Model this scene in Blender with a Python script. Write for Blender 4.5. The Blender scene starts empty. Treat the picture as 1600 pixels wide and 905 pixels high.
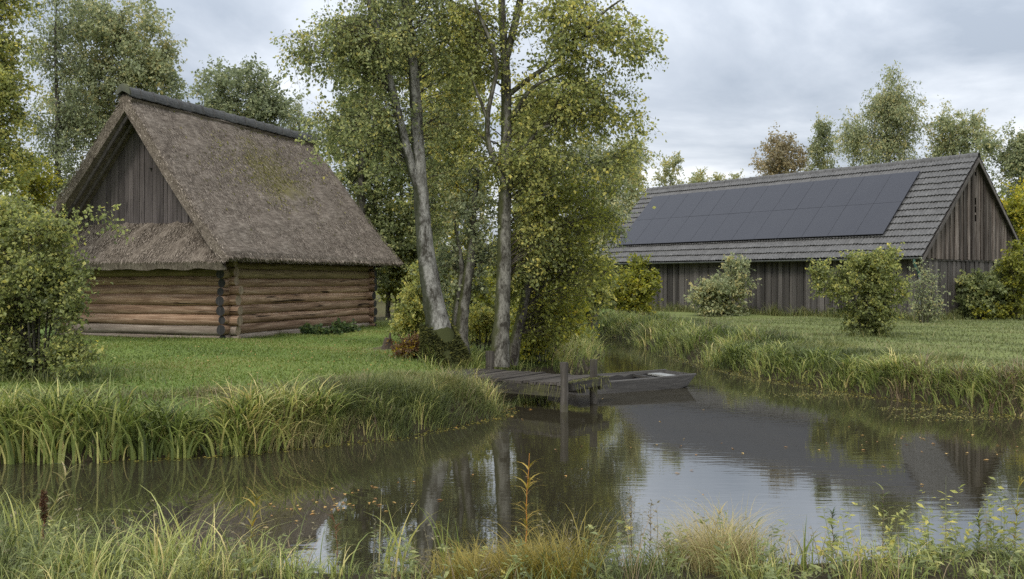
import bpy, math, random
import numpy as np
from mathutils import Matrix, Vector

R = math.radians
rng = np.random.default_rng(11)
random.seed(11)
sc = bpy.context.scene
COL = sc.collection

# ------------------------------------------------------------------ camera
G = 0.6                     # lawn level above the water (water is z = 0)
EYE = 2.2
cam_d = bpy.data.cameras.new("camera")
cam = bpy.data.objects.new("camera", cam_d)
COL.objects.link(cam)
cam.location = (0, 0, EYE)
cam.rotation_euler = (R(90), 0, 0)
cam_d.sensor_width = 36.0
cam_d.lens = 33.75
cam_d.shift_y = -0.0098
cam_d.clip_start = 0.1
cam_d.clip_end = 2000
sc.camera = cam

# ------------------------------------------------------------------ sky
SUN_EL, SUN_AZ = R(48), R(205)      # azimuth measured clockwise from +Y
world = bpy.data.worlds.new("World")
sc.world = world
world.use_nodes = True
wt = world.node_tree
for n in list(wt.nodes):
    wt.nodes.remove(n)


def N(nt, typ, **kw):
    n = nt.nodes.new(typ)
    for k, v in kw.items():
        setattr(n, k, v)
    return n


def setin(n, **kw):
    for k, v in kw.items():
        n.inputs[k.replace("_", " ")].default_value = v


def ramp(nt, stops, interp="LINEAR"):
    r = nt.nodes.new("ShaderNodeValToRGB")
    cr = r.color_ramp
    cr.interpolation = interp
    while len(cr.elements) < len(stops):
        cr.elements.new(0.5)
    for e, (p, c) in zip(cr.elements, stops):
        e.position = p
        e.color = (*c, 1) if len(c) == 3 else c
    return r


def mixc(nt, a, b, fac, mode="MIX"):
    m = nt.nodes.new("ShaderNodeMix")
    m.data_type = "RGBA"
    m.blend_type = mode
    for sock, val in ((m.inputs[0], fac), (m.inputs[6], a), (m.inputs[7], b)):
        if isinstance(val, bpy.types.NodeSocket):
            nt.links.new(val, sock)
        elif isinstance(val, (tuple, list)):
            sock.default_value = (*val, 1) if len(val) == 3 else val
        else:
            sock.default_value = val
    return m.outputs[2]


def math_n(nt, op, a, b=None, clamp=False):
    m = nt.nodes.new("ShaderNodeMath")
    m.operation = op
    m.use_clamp = clamp
    for i, val in enumerate((a, b)):
        if val is None:
            continue
        if isinstance(val, bpy.types.NodeSocket):
            nt.links.new(val, m.inputs[i])
        else:
            m.inputs[i].default_value = val
    return m.outputs[0]


sky = N(wt, "ShaderNodeTexSky", sky_type="NISHITA", sun_disc=False)
sky.sun_elevation = SUN_EL
sky.sun_rotation = SUN_AZ
sky.dust_density = 2.0
bg1 = N(wt, "ShaderNodeBackground")
bg1.inputs["Strength"].default_value = 0.10
wt.links.new(sky.outputs[0], bg1.inputs["Color"])
tc = N(wt, "ShaderNodeTexCoord")
sep = N(wt, "ShaderNodeSeparateXYZ")
wt.links.new(tc.outputs["Generated"], sep.inputs[0])
zc = math_n(wt, "ADD", math_n(wt, "MAXIMUM", sep.outputs[2], 0.0), 0.16)
cx = math_n(wt, "DIVIDE", sep.outputs[0], zc)
cy = math_n(wt, "DIVIDE", sep.outputs[1], zc)
comb = N(wt, "ShaderNodeCombineXYZ")
wt.links.new(cx, comb.inputs[0])
wt.links.new(cy, comb.inputs[1])
n1 = N(wt, "ShaderNodeTexNoise")
setin(n1, Scale=0.75, Detail=8.0, Roughness=0.55, Distortion=0.5)
n2 = N(wt, "ShaderNodeTexNoise")
setin(n2, Scale=0.22, Detail=3.0, Roughness=0.5)
wt.links.new(comb.outputs[0], n1.inputs["Vector"])
wt.links.new(comb.outputs[0], n2.inputs["Vector"])
cl = math_n(wt, "ADD", math_n(wt, "MULTIPLY", n1.outputs[0], 0.65), math_n(wt, "MULTIPLY", n2.outputs[0], 0.35))
cr = ramp(wt, [(0.41, (0.33, 0.372, 0.435)), (0.465, (0.44, 0.48, 0.54)), (0.52, (0.60, 0.635, 0.685)), (0.585, (0.92, 0.93, 0.945))])
wt.links.new(cl, cr.inputs[0])
# an overcast sky is brighter overhead than at the horizon
lum = math_n(wt, "ADD", math_n(wt, "MULTIPLY", math_n(wt, "MAXIMUM", sep.outputs[2], 0.0), 1.9), 0.84)
bg2 = N(wt, "ShaderNodeBackground")
wt.links.new(cr.outputs[0], bg2.inputs["Color"])
wt.links.new(lum, bg2.inputs["Strength"])
mx = N(wt, "ShaderNodeMixShader")
mx.inputs[0].default_value = 0.9
wt.links.new(bg1.outputs[0], mx.inputs[1])
wt.links.new(bg2.outputs[0], mx.inputs[2])
wo = N(wt, "ShaderNodeOutputWorld")
wt.links.new(mx.outputs[0], wo.inputs["Surface"])

# ------------------------------------------------------------------ sun behind the cloud
sd = bpy.data.lights.new("sun", "SUN")
sd.energy = 1.5
sd.angle = R(14)
sd.color = (1.0, 0.95, 0.87)
so = bpy.data.objects.new("sun", sd)
COL.objects.link(so)
dirv = Vector((math.sin(SUN_AZ) * math.cos(SUN_EL), math.cos(SUN_AZ) * math.cos(SUN_EL), math.sin(SUN_EL)))
so.rotation_euler = dirv.to_track_quat("Z", "Y").to_euler()
so.location = dirv * 60

sc.view_settings.view_transform = "Standard"
sc.view_settings.look = "None"
sc.view_settings.exposure = 0.36
sc.view_settings.gamma = 1.0
sc.view_settings.use_curve_mapping = False
sc.cycles.max_bounces = 8
sc.cycles.transparent_max_bounces = 8
sc.cycles.use_denoising = False
sc.cycles.sample_clamp_indirect = 4.0
sc.cycles.diffuse_bounces = 3
sc.cycles.glossy_bounces = 3
sc.cycles.transmission_bounces = 3


# ------------------------------------------------------------------ helpers
def at(px, py, d):
    """world point seen at photo pixel (1600 wide) at distance d along the view"""
    return np.array([(px - 800) / 1500 * d, d, EYE - (py - 436.8) / 1500 * d])


def unit(v):
    v = np.asarray(v, float)
    return v / (np.linalg.norm(v, axis=-1, keepdims=True) + 1e-9)


class Geo:
    """collects quads and triangles with a per-vertex tint"""

    def __init__(s):
        s.V, s.Q, s.T, s.A, s.n = [], [], [], [], 0
        s.MQ, s.MT = [], []

    def add(s, V, Q=None, T=None, a=0.5, mq=0, mt=0):
        V = np.asarray(V, float).reshape(-1, 3)
        if Q is not None and len(Q):
            Q = np.asarray(Q, int).reshape(-1, 4)
            s.Q.append(Q + s.n)
            s.MQ.append(np.full(len(Q), mq))
        if T is not None and len(T):
            T = np.asarray(T, int).reshape(-1, 3)
            s.T.append(T + s.n)
            s.MT.append(np.full(len(T), mt))
        s.V.append(V)
        s.A.append(np.broadcast_to(np.asarray(a, float), (len(V),)).copy())
        s.n += len(V)

    def box(s, c, size, a=0.5, m=0, taper=None):
        c = np.asarray(c, float)
        h = np.asarray(size, float) / 2
        V = np.array([[x, y, z] for z in (-1, 1) for y in (-1, 1) for x in (-1, 1)], float) * h + c
        s.add(V, [[0, 2, 3, 1], [4, 5, 7, 6], [0, 1, 5, 4], [2, 6, 7, 3], [0, 4, 6, 2], [1, 3, 7, 5]], a=a, mq=m)

    def hexa(s, P, a=0.5, m=0):
        """8 points: bottom 4 (ccw from above), top 4"""
        s.add(P, [[3, 2, 1, 0], [4, 5, 6, 7], [0, 1, 5, 4], [1, 2, 6, 5], [2, 3, 7, 6], [3, 0, 4, 7]], a=a, mq=m)

    def tube(s, P, r, k=6, a=0.5, cap=True, m=0, mcap=None, rough=0.0):
        P = np.asarray(P, float)
        n = len(P)
        r = np.broadcast_to(np.asarray(r, float), (n,))
        d = np.gradient(P, axis=0)
        d = unit(d)
        ref = np.array([0, 0, 1.0]) if abs(d[:, 2]).mean() < 0.75 else np.array([1.0, 0, 0])
        u = unit(np.cross(d, ref))
        v = np.cross(d, u)
        t = np.linspace(0, 2 * np.pi, k, endpoint=False)
        rr = r[:, None] * (1 + (rng.normal(0, rough, (n, k)) if rough else 0))
        ring = P[:, None, :] + rr[..., None] * (np.cos(t)[None, :, None] * u[:, None, :] + np.sin(t)[None, :, None] * v[:, None, :])
        V = ring.reshape(-1, 3)
        i = np.arange(n - 1)[:, None] * k
        j = np.arange(k)[None, :]
        j2 = (j + 1) % k
        Q = np.stack([i + j, i + k + j, i + k + j2, i + j2], -1).reshape(-1, 4)
        s.add(V, Q, a=a, mq=m)
        if cap:
            mc = m if mcap is None else mcap
            for e, sign in ((0, 1), (n - 1, -1)):
                c = P[e]
                VV = np.vstack([ring[e], c[None]])
                jj = np.arange(k)
                T = np.stack([jj, (jj + 1) % k, np.full(k, k)], -1)
                if sign < 0:
                    T = T[:, ::-1]
                s.add(VV, T=T, a=a, mt=mc)

    def leaves(s, P, D, Nn, L, W, a):
        """folded diamond leaves"""
        n = len(P)
        D = unit(D)
        S = unit(np.cross(D, Nn))
        Nn = np.cross(S, D)
        L = np.broadcast_to(L, (n,))[:, None]
        W = np.broadcast_to(W, (n,))[:, None]
        mid = P + D * L * 0.45
        V = np.stack([P, mid + S * W * 0.5 + Nn * W * 0.15, P + D * L - Nn * L * 0.08, mid - S * W * 0.5 + Nn * W * 0.15], 1).reshape(-1, 3)
        Q = np.arange(4 * n).reshape(n, 4)
        s.add(V, Q, a=np.repeat(np.broadcast_to(a, (n,)), 4))

    def blades(s, B, az, h, lean, bend, w, a, seg=4, twist=None):
        """grass blades; h height, lean+bend horizontal reach"""
        n = len(B)
        b = lambda q: np.broadcast_to(np.asarray(q, float), (n,))
        h, lean, bend, w, az = b(h), b(lean), b(bend), b(w), b(az)
        t = np.linspace(0, 1, seg + 1)
        dirh = np.stack([np.cos(az), np.sin(az), np.zeros(n)], -1)
        tw = az + np.pi / 2 + (rng.uniform(-0.9, 0.9, n) if twist is None else twist)
        side = np.stack([np.cos(tw), np.sin(tw), np.zeros(n)], -1)
        off = lean[:, None] * t + bend[:, None] * t ** 2.4
        ratio = np.clip(np.abs(bend) / (h + 1e-6), 0, 1.6)
        z = h[:, None] * (t * (1 + 0.35 * ratio[:, None]) - 0.62 * ratio[:, None] * t ** 3)
        C = B[:, None, :] + dirh[:, None, :] * off[..., None]
        C[..., 2] += z
        ww = w[:, None] * np.clip(1.0 - t ** 1.8, 0.06, 1) * 0.5
        V = np.stack([C - side[:, None, :] * ww[..., None], C + side[:, None, :] * ww[..., None]], 2).reshape(n, -1, 3)
        m = 2 * (seg + 1)
        q = np.array([[2 * i, 2 * i + 1, 2 * i + 3, 2 * i + 2] for i in range(seg)])
        Q = (np.arange(n)[:, None, None] * m + q[None]).reshape(-1, 4)
        s.add(V.reshape(-1, 3), Q, a=np.repeat(np.broadcast_to(a, (n,)), m))

    def mesh(s, name, smooth=False):
        me = bpy.data.meshes.new(name)
        V = np.concatenate(s.V).astype(np.float32)
        Q = np.concatenate(s.Q) if s.Q else np.zeros((0, 4), int)
        T = np.concatenate(s.T) if s.T else np.zeros((0, 3), int)
        mi = np.concatenate([np.concatenate(s.MQ) if s.MQ else np.zeros(0, int), np.concatenate(s.MT) if s.MT else np.zeros(0, int)])
        nq, ntr = len(Q), len(T)
        me.vertices.add(len(V))
        me.vertices.foreach_set("co", V.ravel())
        me.loops.add(nq * 4 + ntr * 3)
        me.loops.foreach_set("vertex_index", np.concatenate([Q.ravel(), T.ravel()]).astype(np.int32))
        me.polygons.add(nq + ntr)
        ls = np.concatenate([np.arange(nq) * 4, nq * 4 + np.arange(ntr) * 3]).astype(np.int32)
        me.polygons.foreach_set("loop_start", ls)
        me.polygons.foreach_set("material_index", mi.astype(np.int32))
        me.polygons.foreach_set("use_smooth", np.full(nq + ntr, smooth))
        at_ = me.attributes.new("tint", "FLOAT", "POINT")
        at_.data.foreach_set("value", np.concatenate(s.A).astype(np.float32))
        me.update(calc_edges=True)
        return me


def obj(name, me, mat=None, parent=None, matrix=None):
    if isinstance(me, Geo):
        me = me.mesh(name)
    o = bpy.data.objects.new(name, me)
    COL.objects.link(o)
    if mat is not None and len(me.materials) == 0:
        for m in (mat if isinstance(mat, (list, tuple)) else [mat]):
            me.materials.append(m)
    if parent is not None:
        o.parent = parent
    if matrix is not None:
        o.matrix_local = matrix
    return o


def tag(o, label=None, cat=None, group=None, kind=None):
    if label:
        o["label"] = label
    if cat:
        o["category"] = cat
    if group:
        o["group"] = group
    if kind:
        o["kind"] = kind
    return o


def empty(name, loc, rz=0.0):
    o = bpy.data.objects.new(name, None)
    COL.objects.link(o)
    o.empty_display_size = 0.2
    o.location = loc
    o.rotation_euler = (0, 0, rz)
    return o


# ------------------------------------------------------------------ materials
def new_mat(name):
    m = bpy.data.materials.new(name)
    m.use_nodes = True
    nt = m.node_tree
    for n in list(nt.nodes):
        nt.nodes.remove(n)
    out = N(nt, "ShaderNodeOutputMaterial")
    return m, nt, out


def noise(nt, vec, scale, detail=4, rough=0.55, dist=0.0, stretch=None):
    n = N(nt, "ShaderNodeTexNoise")
    setin(n, Scale=scale, Detail=float(detail), Roughness=rough, Distortion=dist)
    if stretch is not None:
        mp = N(nt, "ShaderNodeMapping")
        mp.inputs["Scale"].default_value = stretch
        nt.links.new(vec, mp.inputs[0])
        vec = mp.outputs[0]
    nt.links.new(vec, n.inputs["Vector"])
    return n.outputs[0]


def objvec(nt, rand=True):
    """object coordinates shifted by the object's random number, so copies differ"""
    t = N(nt, "ShaderNodeTexCoord")
    if not rand:
        return t.outputs["Object"]
    oi = N(nt, "ShaderNodeObjectInfo")
    va = N(nt, "ShaderNodeVectorMath", operation="ADD")
    sc_ = N(nt, "ShaderNodeVectorMath", operation="SCALE")
    cb = N(nt, "ShaderNodeCombineXYZ")
    for i in range(3):
        nt.links.new(oi.outputs["Random"], cb.inputs[i])
    nt.links.new(cb.outputs[0], sc_.inputs[0])
    sc_.inputs["Scale"].default_value = 37.0
    nt.links.new(t.outputs["Object"], va.inputs[0])
    nt.links.new(sc_.outputs[0], va.inputs[1])
    return va.outputs[0]


def finish(nt, out, color, rough=0.85, bump=None, bstr=0.4, bdist=0.02, spec=0.3, metal=0.0):
    p = N(nt, "ShaderNodeBsdfPrincipled")
    if isinstance(color, bpy.types.NodeSocket):
        nt.links.new(color, p.inputs["Base Color"])
    else:
        p.inputs["Base Color"].default_value = (*color, 1)
    if isinstance(rough, bpy.types.NodeSocket):
        nt.links.new(rough, p.inputs["Roughness"])
    else:
        p.inputs["Roughness"].default_value = rough
    p.inputs["Specular IOR Level"].default_value = spec
    p.inputs["Metallic"].default_value = metal
    if bump is not None:
        b = N(nt, "ShaderNodeBump")
        setin(b, Strength=bstr, Distance=bdist)
        nt.links.new(bump, b.inputs["Height"])
        nt.links.new(b.outputs[0], p.inputs["Normal"])
    nt.links.new(p.outputs[0], out.inputs["Surface"])
    return p


def tint(nt):
    a = N(nt, "ShaderNodeAttribute")
    a.attribute_name = "tint"
    return a.outputs["Fac"]


def leaf_mat(name, stops, trans=0.44, rough=0.5, gloss=0.35):
    m, nt, out = new_mat(name)
    r = ramp(nt, stops)
    nt.links.new(tint(nt), r.inputs[0])
    p = N(nt, "ShaderNodeBsdfPrincipled")
    nt.links.new(r.outputs[0], p.inputs["Base Color"])
    p.inputs["Roughness"].default_value = rough
    p.inputs["Specular IOR Level"].default_value = gloss
    t = N(nt, "ShaderNodeBsdfTranslucent")
    c2 = mixc(nt, r.outputs[0], (1.0, 1.0, 0.35), 0.5, "MULTIPLY")
    hs = N(nt, "ShaderNodeHueSaturation")
    setin(hs, Value=1.5, Saturation=1.1)
    nt.links.new(r.outputs[0], hs.inputs["Color"])
    nt.links.new(hs.outputs[0], t.inputs["Color"])
    mxs = N(nt, "ShaderNodeMixShader")
    mxs.inputs[0].default_value = trans
    nt.links.new(p.outputs[0], mxs.inputs[1])
    nt.links.new(t.outputs[0], mxs.inputs[2])
    nt.links.new(mxs.outputs[0], out.inputs["Surface"])
    return m


M = {}
# foliage palettes
M["leaf_green"] = leaf_mat("leaf_green", [(0, (0.1, 0.12, 0.052)), (0.45, (0.253, 0.286, 0.119)), (0.8, (0.442, 0.434, 0.177)), (1, (0.6, 0.515, 0.155))])
M["leaf_grey"] = leaf_mat("leaf_grey", [(0, (0.112, 0.133, 0.077)), (0.5, (0.26, 0.29, 0.156)), (0.85, (0.382, 0.391, 0.212)), (1, (0.498, 0.436, 0.202))])
M["leaf_olive"] = leaf_mat("leaf_olive", [(0, (0.1, 0.118, 0.045)), (0.4, (0.271, 0.297, 0.101)), (0.75, (0.455, 0.43, 0.134)), (1, (0.6, 0.51, 0.13))])
M["leaf_yellow"] = leaf_mat("leaf_yellow", [(0, (0.107, 0.122, 0.026)), (0.4, (0.257, 0.266, 0.047)), (0.75, (0.419, 0.377, 0.052)), (1, (0.539, 0.416, 0.052))])
M["leaf_brown"] = leaf_mat("leaf_brown", [(0, (0.158, 0.143, 0.09)), (0.5, (0.27, 0.237, 0.143)), (1, (0.405, 0.307, 0.165))])
M["leaf_dark"] = leaf_mat("leaf_dark", [(0, (0.039, 0.068, 0.029)), (0.5, (0.072, 0.111, 0.039)), (1, (0.143, 0.169, 0.052))])
M["leaf_red"] = leaf_mat("leaf_red", [(0, (0.064, 0.032, 0.019)), (0.5, (0.116, 0.058, 0.027)), (0.8, (0.158, 0.101, 0.036)), (1, (0.302, 0.216, 0.022))])
M["sedge"] = leaf_mat("sedge", [(0, (0.052, 0.07, 0.018)), (0.4, (0.17, 0.212, 0.053)), (0.8, (0.388, 0.395, 0.125)), (0.95, (0.551, 0.459, 0.178)), (1, (0.57, 0.474, 0.207))], trans=0.3)
M["meadow"] = leaf_mat("meadow", [(0, (0.041, 0.054, 0.017)), (0.4, (0.14, 0.164, 0.052)), (0.75, (0.258, 0.249, 0.092)), (1, (0.381, 0.312, 0.151))], trans=0.3)
M["meadow_gold"] = leaf_mat("meadow_gold", [(0, (0.14, 0.12, 0.025)), (0.5, (0.27, 0.215, 0.04)), (1, (0.40, 0.28, 0.06))], trans=0.3)
M["lawn_blade"] = leaf_mat("lawn_blade", [(0, (0.069, 0.101, 0.022)), (0.5, (0.137, 0.181, 0.039)), (0.85, (0.201, 0.218, 0.056)), (1, (0.28, 0.224, 0.09))], trans=0.25)
M["lawn_pale"] = leaf_mat("lawn_pale", [(0, (0.07, 0.087, 0.029)), (0.5, (0.143, 0.164, 0.06)), (0.85, (0.21, 0.215, 0.09)), (1, (0.27, 0.235, 0.12))], trans=0.25)
M["dry"] = leaf_mat("dry", [(0, (0.063, 0.045, 0.028)), (0.5, (0.162, 0.119, 0.068)), (1, (0.285, 0.209, 0.114))], trans=0.15)
M["moss"] = leaf_mat("moss", [(0, (0.03, 0.036, 0.010)), (0.5, (0.068, 0.072, 0.016)), (1, (0.15, 0.145, 0.030))], trans=0.1, rough=0.9)
M["moss_bright"] = leaf_mat("moss_bright", [(0, (0.045, 0.05, 0.014)), (0.5, (0.10, 0.105, 0.028)), (1, (0.20, 0.19, 0.06))], trans=0.2, rough=0.9)
M["fallen"] = leaf_mat("fallen", [(0, (0.16, 0.08, 0.03)), (0.5, (0.36, 0.20, 0.06)), (1, (0.50, 0.36, 0.12))], trans=0.1)
M["weed"] = leaf_mat("weed", [(0, (0.10, 0.10, 0.02)), (0.6, (0.20, 0.18, 0.04)), (1, (0.34, 0.25, 0.06))], trans=0.1)


def bark_mat(name, light, dark, moss, cover=0.5, moss_side=None):
    m, nt, out = new_mat(name)
    v = objvec(nt)
    a = noise(nt, v, 7.0, 6, 0.65, 0.5, (1, 1, 0.45))
    b = noise(nt, v, 34.0, 5, 0.7, 0.3, (1, 1, 0.5))
    f = math_n(nt, "ADD", math_n(nt, "MULTIPLY", a, 0.6), math_n(nt, "MULTIPLY", b, 0.4))
    r = ramp(nt, [(cover - 0.09, dark), (cover, tuple(0.5 * (x + y) for x, y in zip(light, dark))), (cover + 0.08, light)])
    nt.links.new(f, r.inputs[0])
    col = r.outputs[0]
    g = N(nt, "ShaderNodeNewGeometry")
    sp = N(nt, "ShaderNodeSeparateXYZ")
    nt.links.new(g.outputs["Normal"], sp.inputs[0])
    c = noise(nt, v, 2.3, 4, 0.6)
    mv = math_n(nt, "ADD", math_n(nt, "MULTIPLY", sp.outputs[0], -0.55), c)
    mr = ramp(nt, [(0.64, (0, 0, 0)), (0.84, (1, 1, 1))])
    nt.links.new(mv, mr.inputs[0])
    col = mixc(nt, col, moss, math_n(nt, "MULTIPLY", mr.outputs[0], 0.85))
    finish(nt, out, col, 0.95, f, 0.9, 0.03, 0.1)
    return m


M["bark_white"] = bark_mat("bark_white", (0.27, 0.262, 0.235), (0.045, 0.041, 0.033), (0.032, 0.036, 0.018), 0.50)
M["bark_mid"] = bark_mat("bark_mid", (0.20, 0.19, 0.158), (0.038, 0.034, 0.026), (0.05, 0.055, 0.018), 0.51)
M["bark_dark"] = bark_mat("bark_dark", (0.15, 0.14, 0.115), (0.035, 0.030, 0.024), (0.045, 0.05, 0.016), 0.52)
M["twig"] = bark_mat("twig", (0.095, 0.083, 0.065), (0.035, 0.028, 0.022), (0.04, 0.04, 0.016), 0.5)


def wood_mat(name, c1, c2, c3, axis=0, scale=1.0, vary=0.35, rough=0.85, green=None, crack=0.5):
    """streaked timber; axis is the grain direction in object space"""
    m, nt, out = new_mat(name)
    v = objvec(nt)
    st = [14.0, 14.0, 14.0]
    st[axis] = 0.8
    st = tuple(x * scale for x in st)
    a = noise(nt, v, 1.0, 6, 0.65, 0.6, st)
    st2 = [60.0, 60.0, 60.0]
    st2[axis] = 1.6
    b = noise(nt, v, 1.0, 4, 0.6, 0.2, tuple(x * scale for x in st2))
    c = noise(nt, v, 1.3 * scale, 4, 0.6)
    f = math_n(nt, "ADD", math_n(nt, "MULTIPLY", a, 0.6), math_n(nt, "MULTIPLY", b, 0.4))
    r = ramp(nt, [(0.34, c1), (0.5, c2), (0.66, c3)])
    nt.links.new(f, r.inputs[0])
    oi = N(nt, "ShaderNodeObjectInfo")
    val = math_n(nt, "ADD", math_n(nt, "MULTIPLY", oi.outputs["Random"], vary), 1 - vary / 2)
    val = math_n(nt, "MULTIPLY", val, math_n(nt, "ADD", math_n(nt, "MULTIPLY", c, 0.7), 0.65))
    hs = N(nt, "ShaderNodeHueSaturation")
    nt.links.new(r.outputs[0], hs.inputs["Color"])
    nt.links.new(val, hs.inputs["Value"])
    col = hs.outputs[0]
    if green:
        gr = ramp(nt, [(0.52, (0, 0, 0)), (0.7, (1, 1, 1))])
        nt.links.new(noise(nt, v, 2.1, 5, 0.65), gr.inputs[0])
        col = mixc(nt, col, green, math_n(nt, "MULTIPLY", gr.outputs[0], 0.75))
    # dark checks along the grain
    k = noise(nt, v, 1.0, 3, 0.5, 0.8, tuple(x * 0.55 for x in st))
    kr = ramp(nt, [(0.31, (1, 1, 1)), (0.37, (0, 0, 0))])
    nt.links.new(k, kr.inputs[0])
    col = mixc(nt, col, tuple(x * 0.22 for x in c1), math_n(nt, "MULTIPLY", kr.outputs[0], crack))
    finish(nt, out, col, rough, f, 0.7, 0.012, 0.2)
    return m


M["log"] = wood_mat("log", (0.085, 0.047, 0.029), (0.275, 0.175, 0.112), (0.48, 0.355, 0.255), 0, 1.0, 0.5, crack=0.95)
M["log_grey"] = wood_mat("log_grey", (0.10, 0.078, 0.062), (0.21, 0.17, 0.135), (0.34, 0.295, 0.245), 0, 1.0, 0.3, crack=0.9)
M["log_green"] = wood_mat("log_green", (0.10, 0.075, 0.04), (0.20, 0.15, 0.085), (0.28, 0.22, 0.13), 0, 1.0, 0.3, crack=0.6)
M["log_end"] = wood_mat("log_end", (0.020, 0.019, 0.019), (0.036, 0.034, 0.034), (0.062, 0.058, 0.055), 2, 1.0, 0.3)
M["log_end_pale"] = wood_mat("log_end_pale", (0.15, 0.11, 0.075), (0.25, 0.19, 0.13), (0.34, 0.27, 0.2), 2, 1.0, 0.3)
M["gable_board"] = wood_mat("gable_board", (0.052, 0.044, 0.044), (0.092, 0.078, 0.077), (0.135, 0.116, 0.112), 2, 1.0, 0.42)
M["barn_board"] = wood_mat("barn_board", (0.030, 0.027, 0.025), (0.075, 0.068, 0.062), (0.165, 0.153, 0.142), 2, 0.8, 1.0, crack=0.8)
M["barn_gable"] = wood_mat("barn_gable", (0.038, 0.030, 0.026), (0.100, 0.081, 0.069), (0.21, 0.187, 0.168), 2, 0.8, 1.0, crack=0.8)
M["barn_door"] = wood_mat("barn_door", (0.055, 0.048, 0.043), (0.10, 0.09, 0.083), (0.16, 0.146, 0.135), 2, 0.8, 0.5)
M["jetty_wood"] = wood_mat("jetty_wood", (0.030, 0.026, 0.022), (0.062, 0.054, 0.046), (0.11, 0.098, 0.084), 0, 1.2, 0.45)
M["jetty_beam"] = wood_mat("jetty_beam", (0.018, 0.016, 0.013), (0.038, 0.034, 0.028), (0.075, 0.068, 0.055), 0, 1.2, 0.3, green=(0.075, 0.075, 0.024))
M["jetty_post"] = wood_mat("jetty_post", (0.026, 0.023, 0.018), (0.055, 0.048, 0.039), (0.105, 0.095, 0.078), 2, 1.2, 0.3, green=(0.075, 0.075, 0.024))
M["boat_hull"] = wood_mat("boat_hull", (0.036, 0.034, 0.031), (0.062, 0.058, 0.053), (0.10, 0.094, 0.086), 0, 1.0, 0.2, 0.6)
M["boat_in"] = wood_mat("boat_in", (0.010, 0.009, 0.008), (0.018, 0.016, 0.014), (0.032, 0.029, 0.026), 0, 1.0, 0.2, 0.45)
M["boat_seat"] = wood_mat("boat_seat", (0.15, 0.15, 0.14), (0.25, 0.25, 0.235), (0.36, 0.36, 0.34), 0, 1.0, 0.2, 0.35)
M["stump"] = wood_mat("stump", (0.03, 0.024, 0.018), (0.07, 0.053, 0.038), (0.13, 0.10, 0.075), 2)


def thatch_mat():
    m, nt, out = new_mat("thatch")
    t = N(nt, "ShaderNodeTexCoord")
    v = t.outputs["Object"]
    a = noise(nt, v, 1.0, 5, 0.7, 0.5, (26, 3.0, 5.0))
    b = noise(nt, v, 3.5, 5, 0.7)
    d = noise(nt, v, 45.0, 3, 0.7)
    f = math_n(nt, "ADD", math_n(nt, "MULTIPLY", a, 0.4), math_n(nt, "ADD", math_n(nt, "MULTIPLY", b, 0.3), math_n(nt, "MULTIPLY", d, 0.3)))
    r = ramp(nt, [(0.38, (0.055, 0.044, 0.035)), (0.5, (0.15, 0.124, 0.10)), (0.61, (0.28, 0.24, 0.197))])
    nt.links.new(f, r.inputs[0])
    # moss grown over the upper middle of the long slope
    g = N(nt, "ShaderNodeVectorMath", operation="DISTANCE")
    mp = N(nt, "ShaderNodeMapping")
    mp.inputs["Scale"].default_value = (0.0, 0.42, 0.62)
    nt.links.new(v, mp.inputs[0])
    nt.links.new(mp.outputs[0], g.inputs[0])
    g.inputs[1].default_value = (0, 4.4 * 0.42, 4.9 * 0.62)
    mo = math_n(nt, "ADD", math_n(nt, "SUBTRACT", 1.05, g.outputs["Value"]), math_n(nt, "MULTIPLY", math_n(nt, "SUBTRACT", noise(nt, v, 1.7, 5, 0.7), 0.5), 1.9))
    mr = ramp(nt, [(0.35, (0, 0, 0)), (0.95, (1, 1, 1))])
    nt.links.new(mo, mr.inputs[0])
    col = mixc(nt, r.outputs[0], mixc(nt, (0.085, 0.085, 0.024), (0.19, 0.165, 0.05), d), math_n(nt, "MULTIPLY", mr.outputs[0], 0.72))
    finish(nt, out, col, 1.0, f, 1.0, 0.05, 0.05)
    return m


M["thatch"] = thatch_mat()
M["straw"] = leaf_mat("straw", [(0, (0.050, 0.040, 0.032)), (0.5, (0.165, 0.136, 0.109)), (1, (0.42, 0.36, 0.30))], trans=0.0, rough=1.0, gloss=0.05)
M["straw_moss"] = leaf_mat("straw_moss", [(0, (0.06, 0.062, 0.018)), (0.5, (0.13, 0.125, 0.036)), (1, (0.24, 0.21, 0.075))], trans=0.0, rough=1.0, gloss=0.05)


def simple(name, c1, c2, scale=6.0, rough=0.8, bump=0.3, spec=0.3, rand=True):
    m, nt, out = new_mat(name)
    v = objvec(nt, rand)
    f = noise(nt, v, scale, 6, 0.65, 0.2)
    r = ramp(nt, [(0.3, c1), (0.7, c2)])
    nt.links.new(f, r.inputs[0])
    finish(nt, out, r.outputs[0], rough, f, bump, 0.02, spec)
    return m


def tile_mat(name, c1, c2, c3, per_object):
    m, nt, out = new_mat(name)
    v = objvec(nt, per_object)
    f = math_n(nt, "ADD", math_n(nt, "MULTIPLY", noise(nt, v, 9.0, 6, 0.7), 0.5), math_n(nt, "MULTIPLY", noise(nt, v, 60.0, 3, 0.7), 0.5))
    r = ramp(nt, [(0.36, c1), (0.5, c2), (0.64, c3)])
    nt.links.new(f, r.inputs[0])
    if per_object:
        oi = N(nt, "ShaderNodeObjectInfo")
        rv = oi.outputs["Random"]
    else:
        rv = tint(nt)
    hs = N(nt, "ShaderNodeHueSaturation")
    nt.links.new(math_n(nt, "ADD", math_n(nt, "MULTIPLY", rv, 0.22), 0.89), hs.inputs["Value"])
    nt.links.new(r.outputs[0], hs.inputs["Color"])
    finish(nt, out, hs.outputs[0], 0.75, f, 0.3, 0.008, 0.3)
    return m


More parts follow.
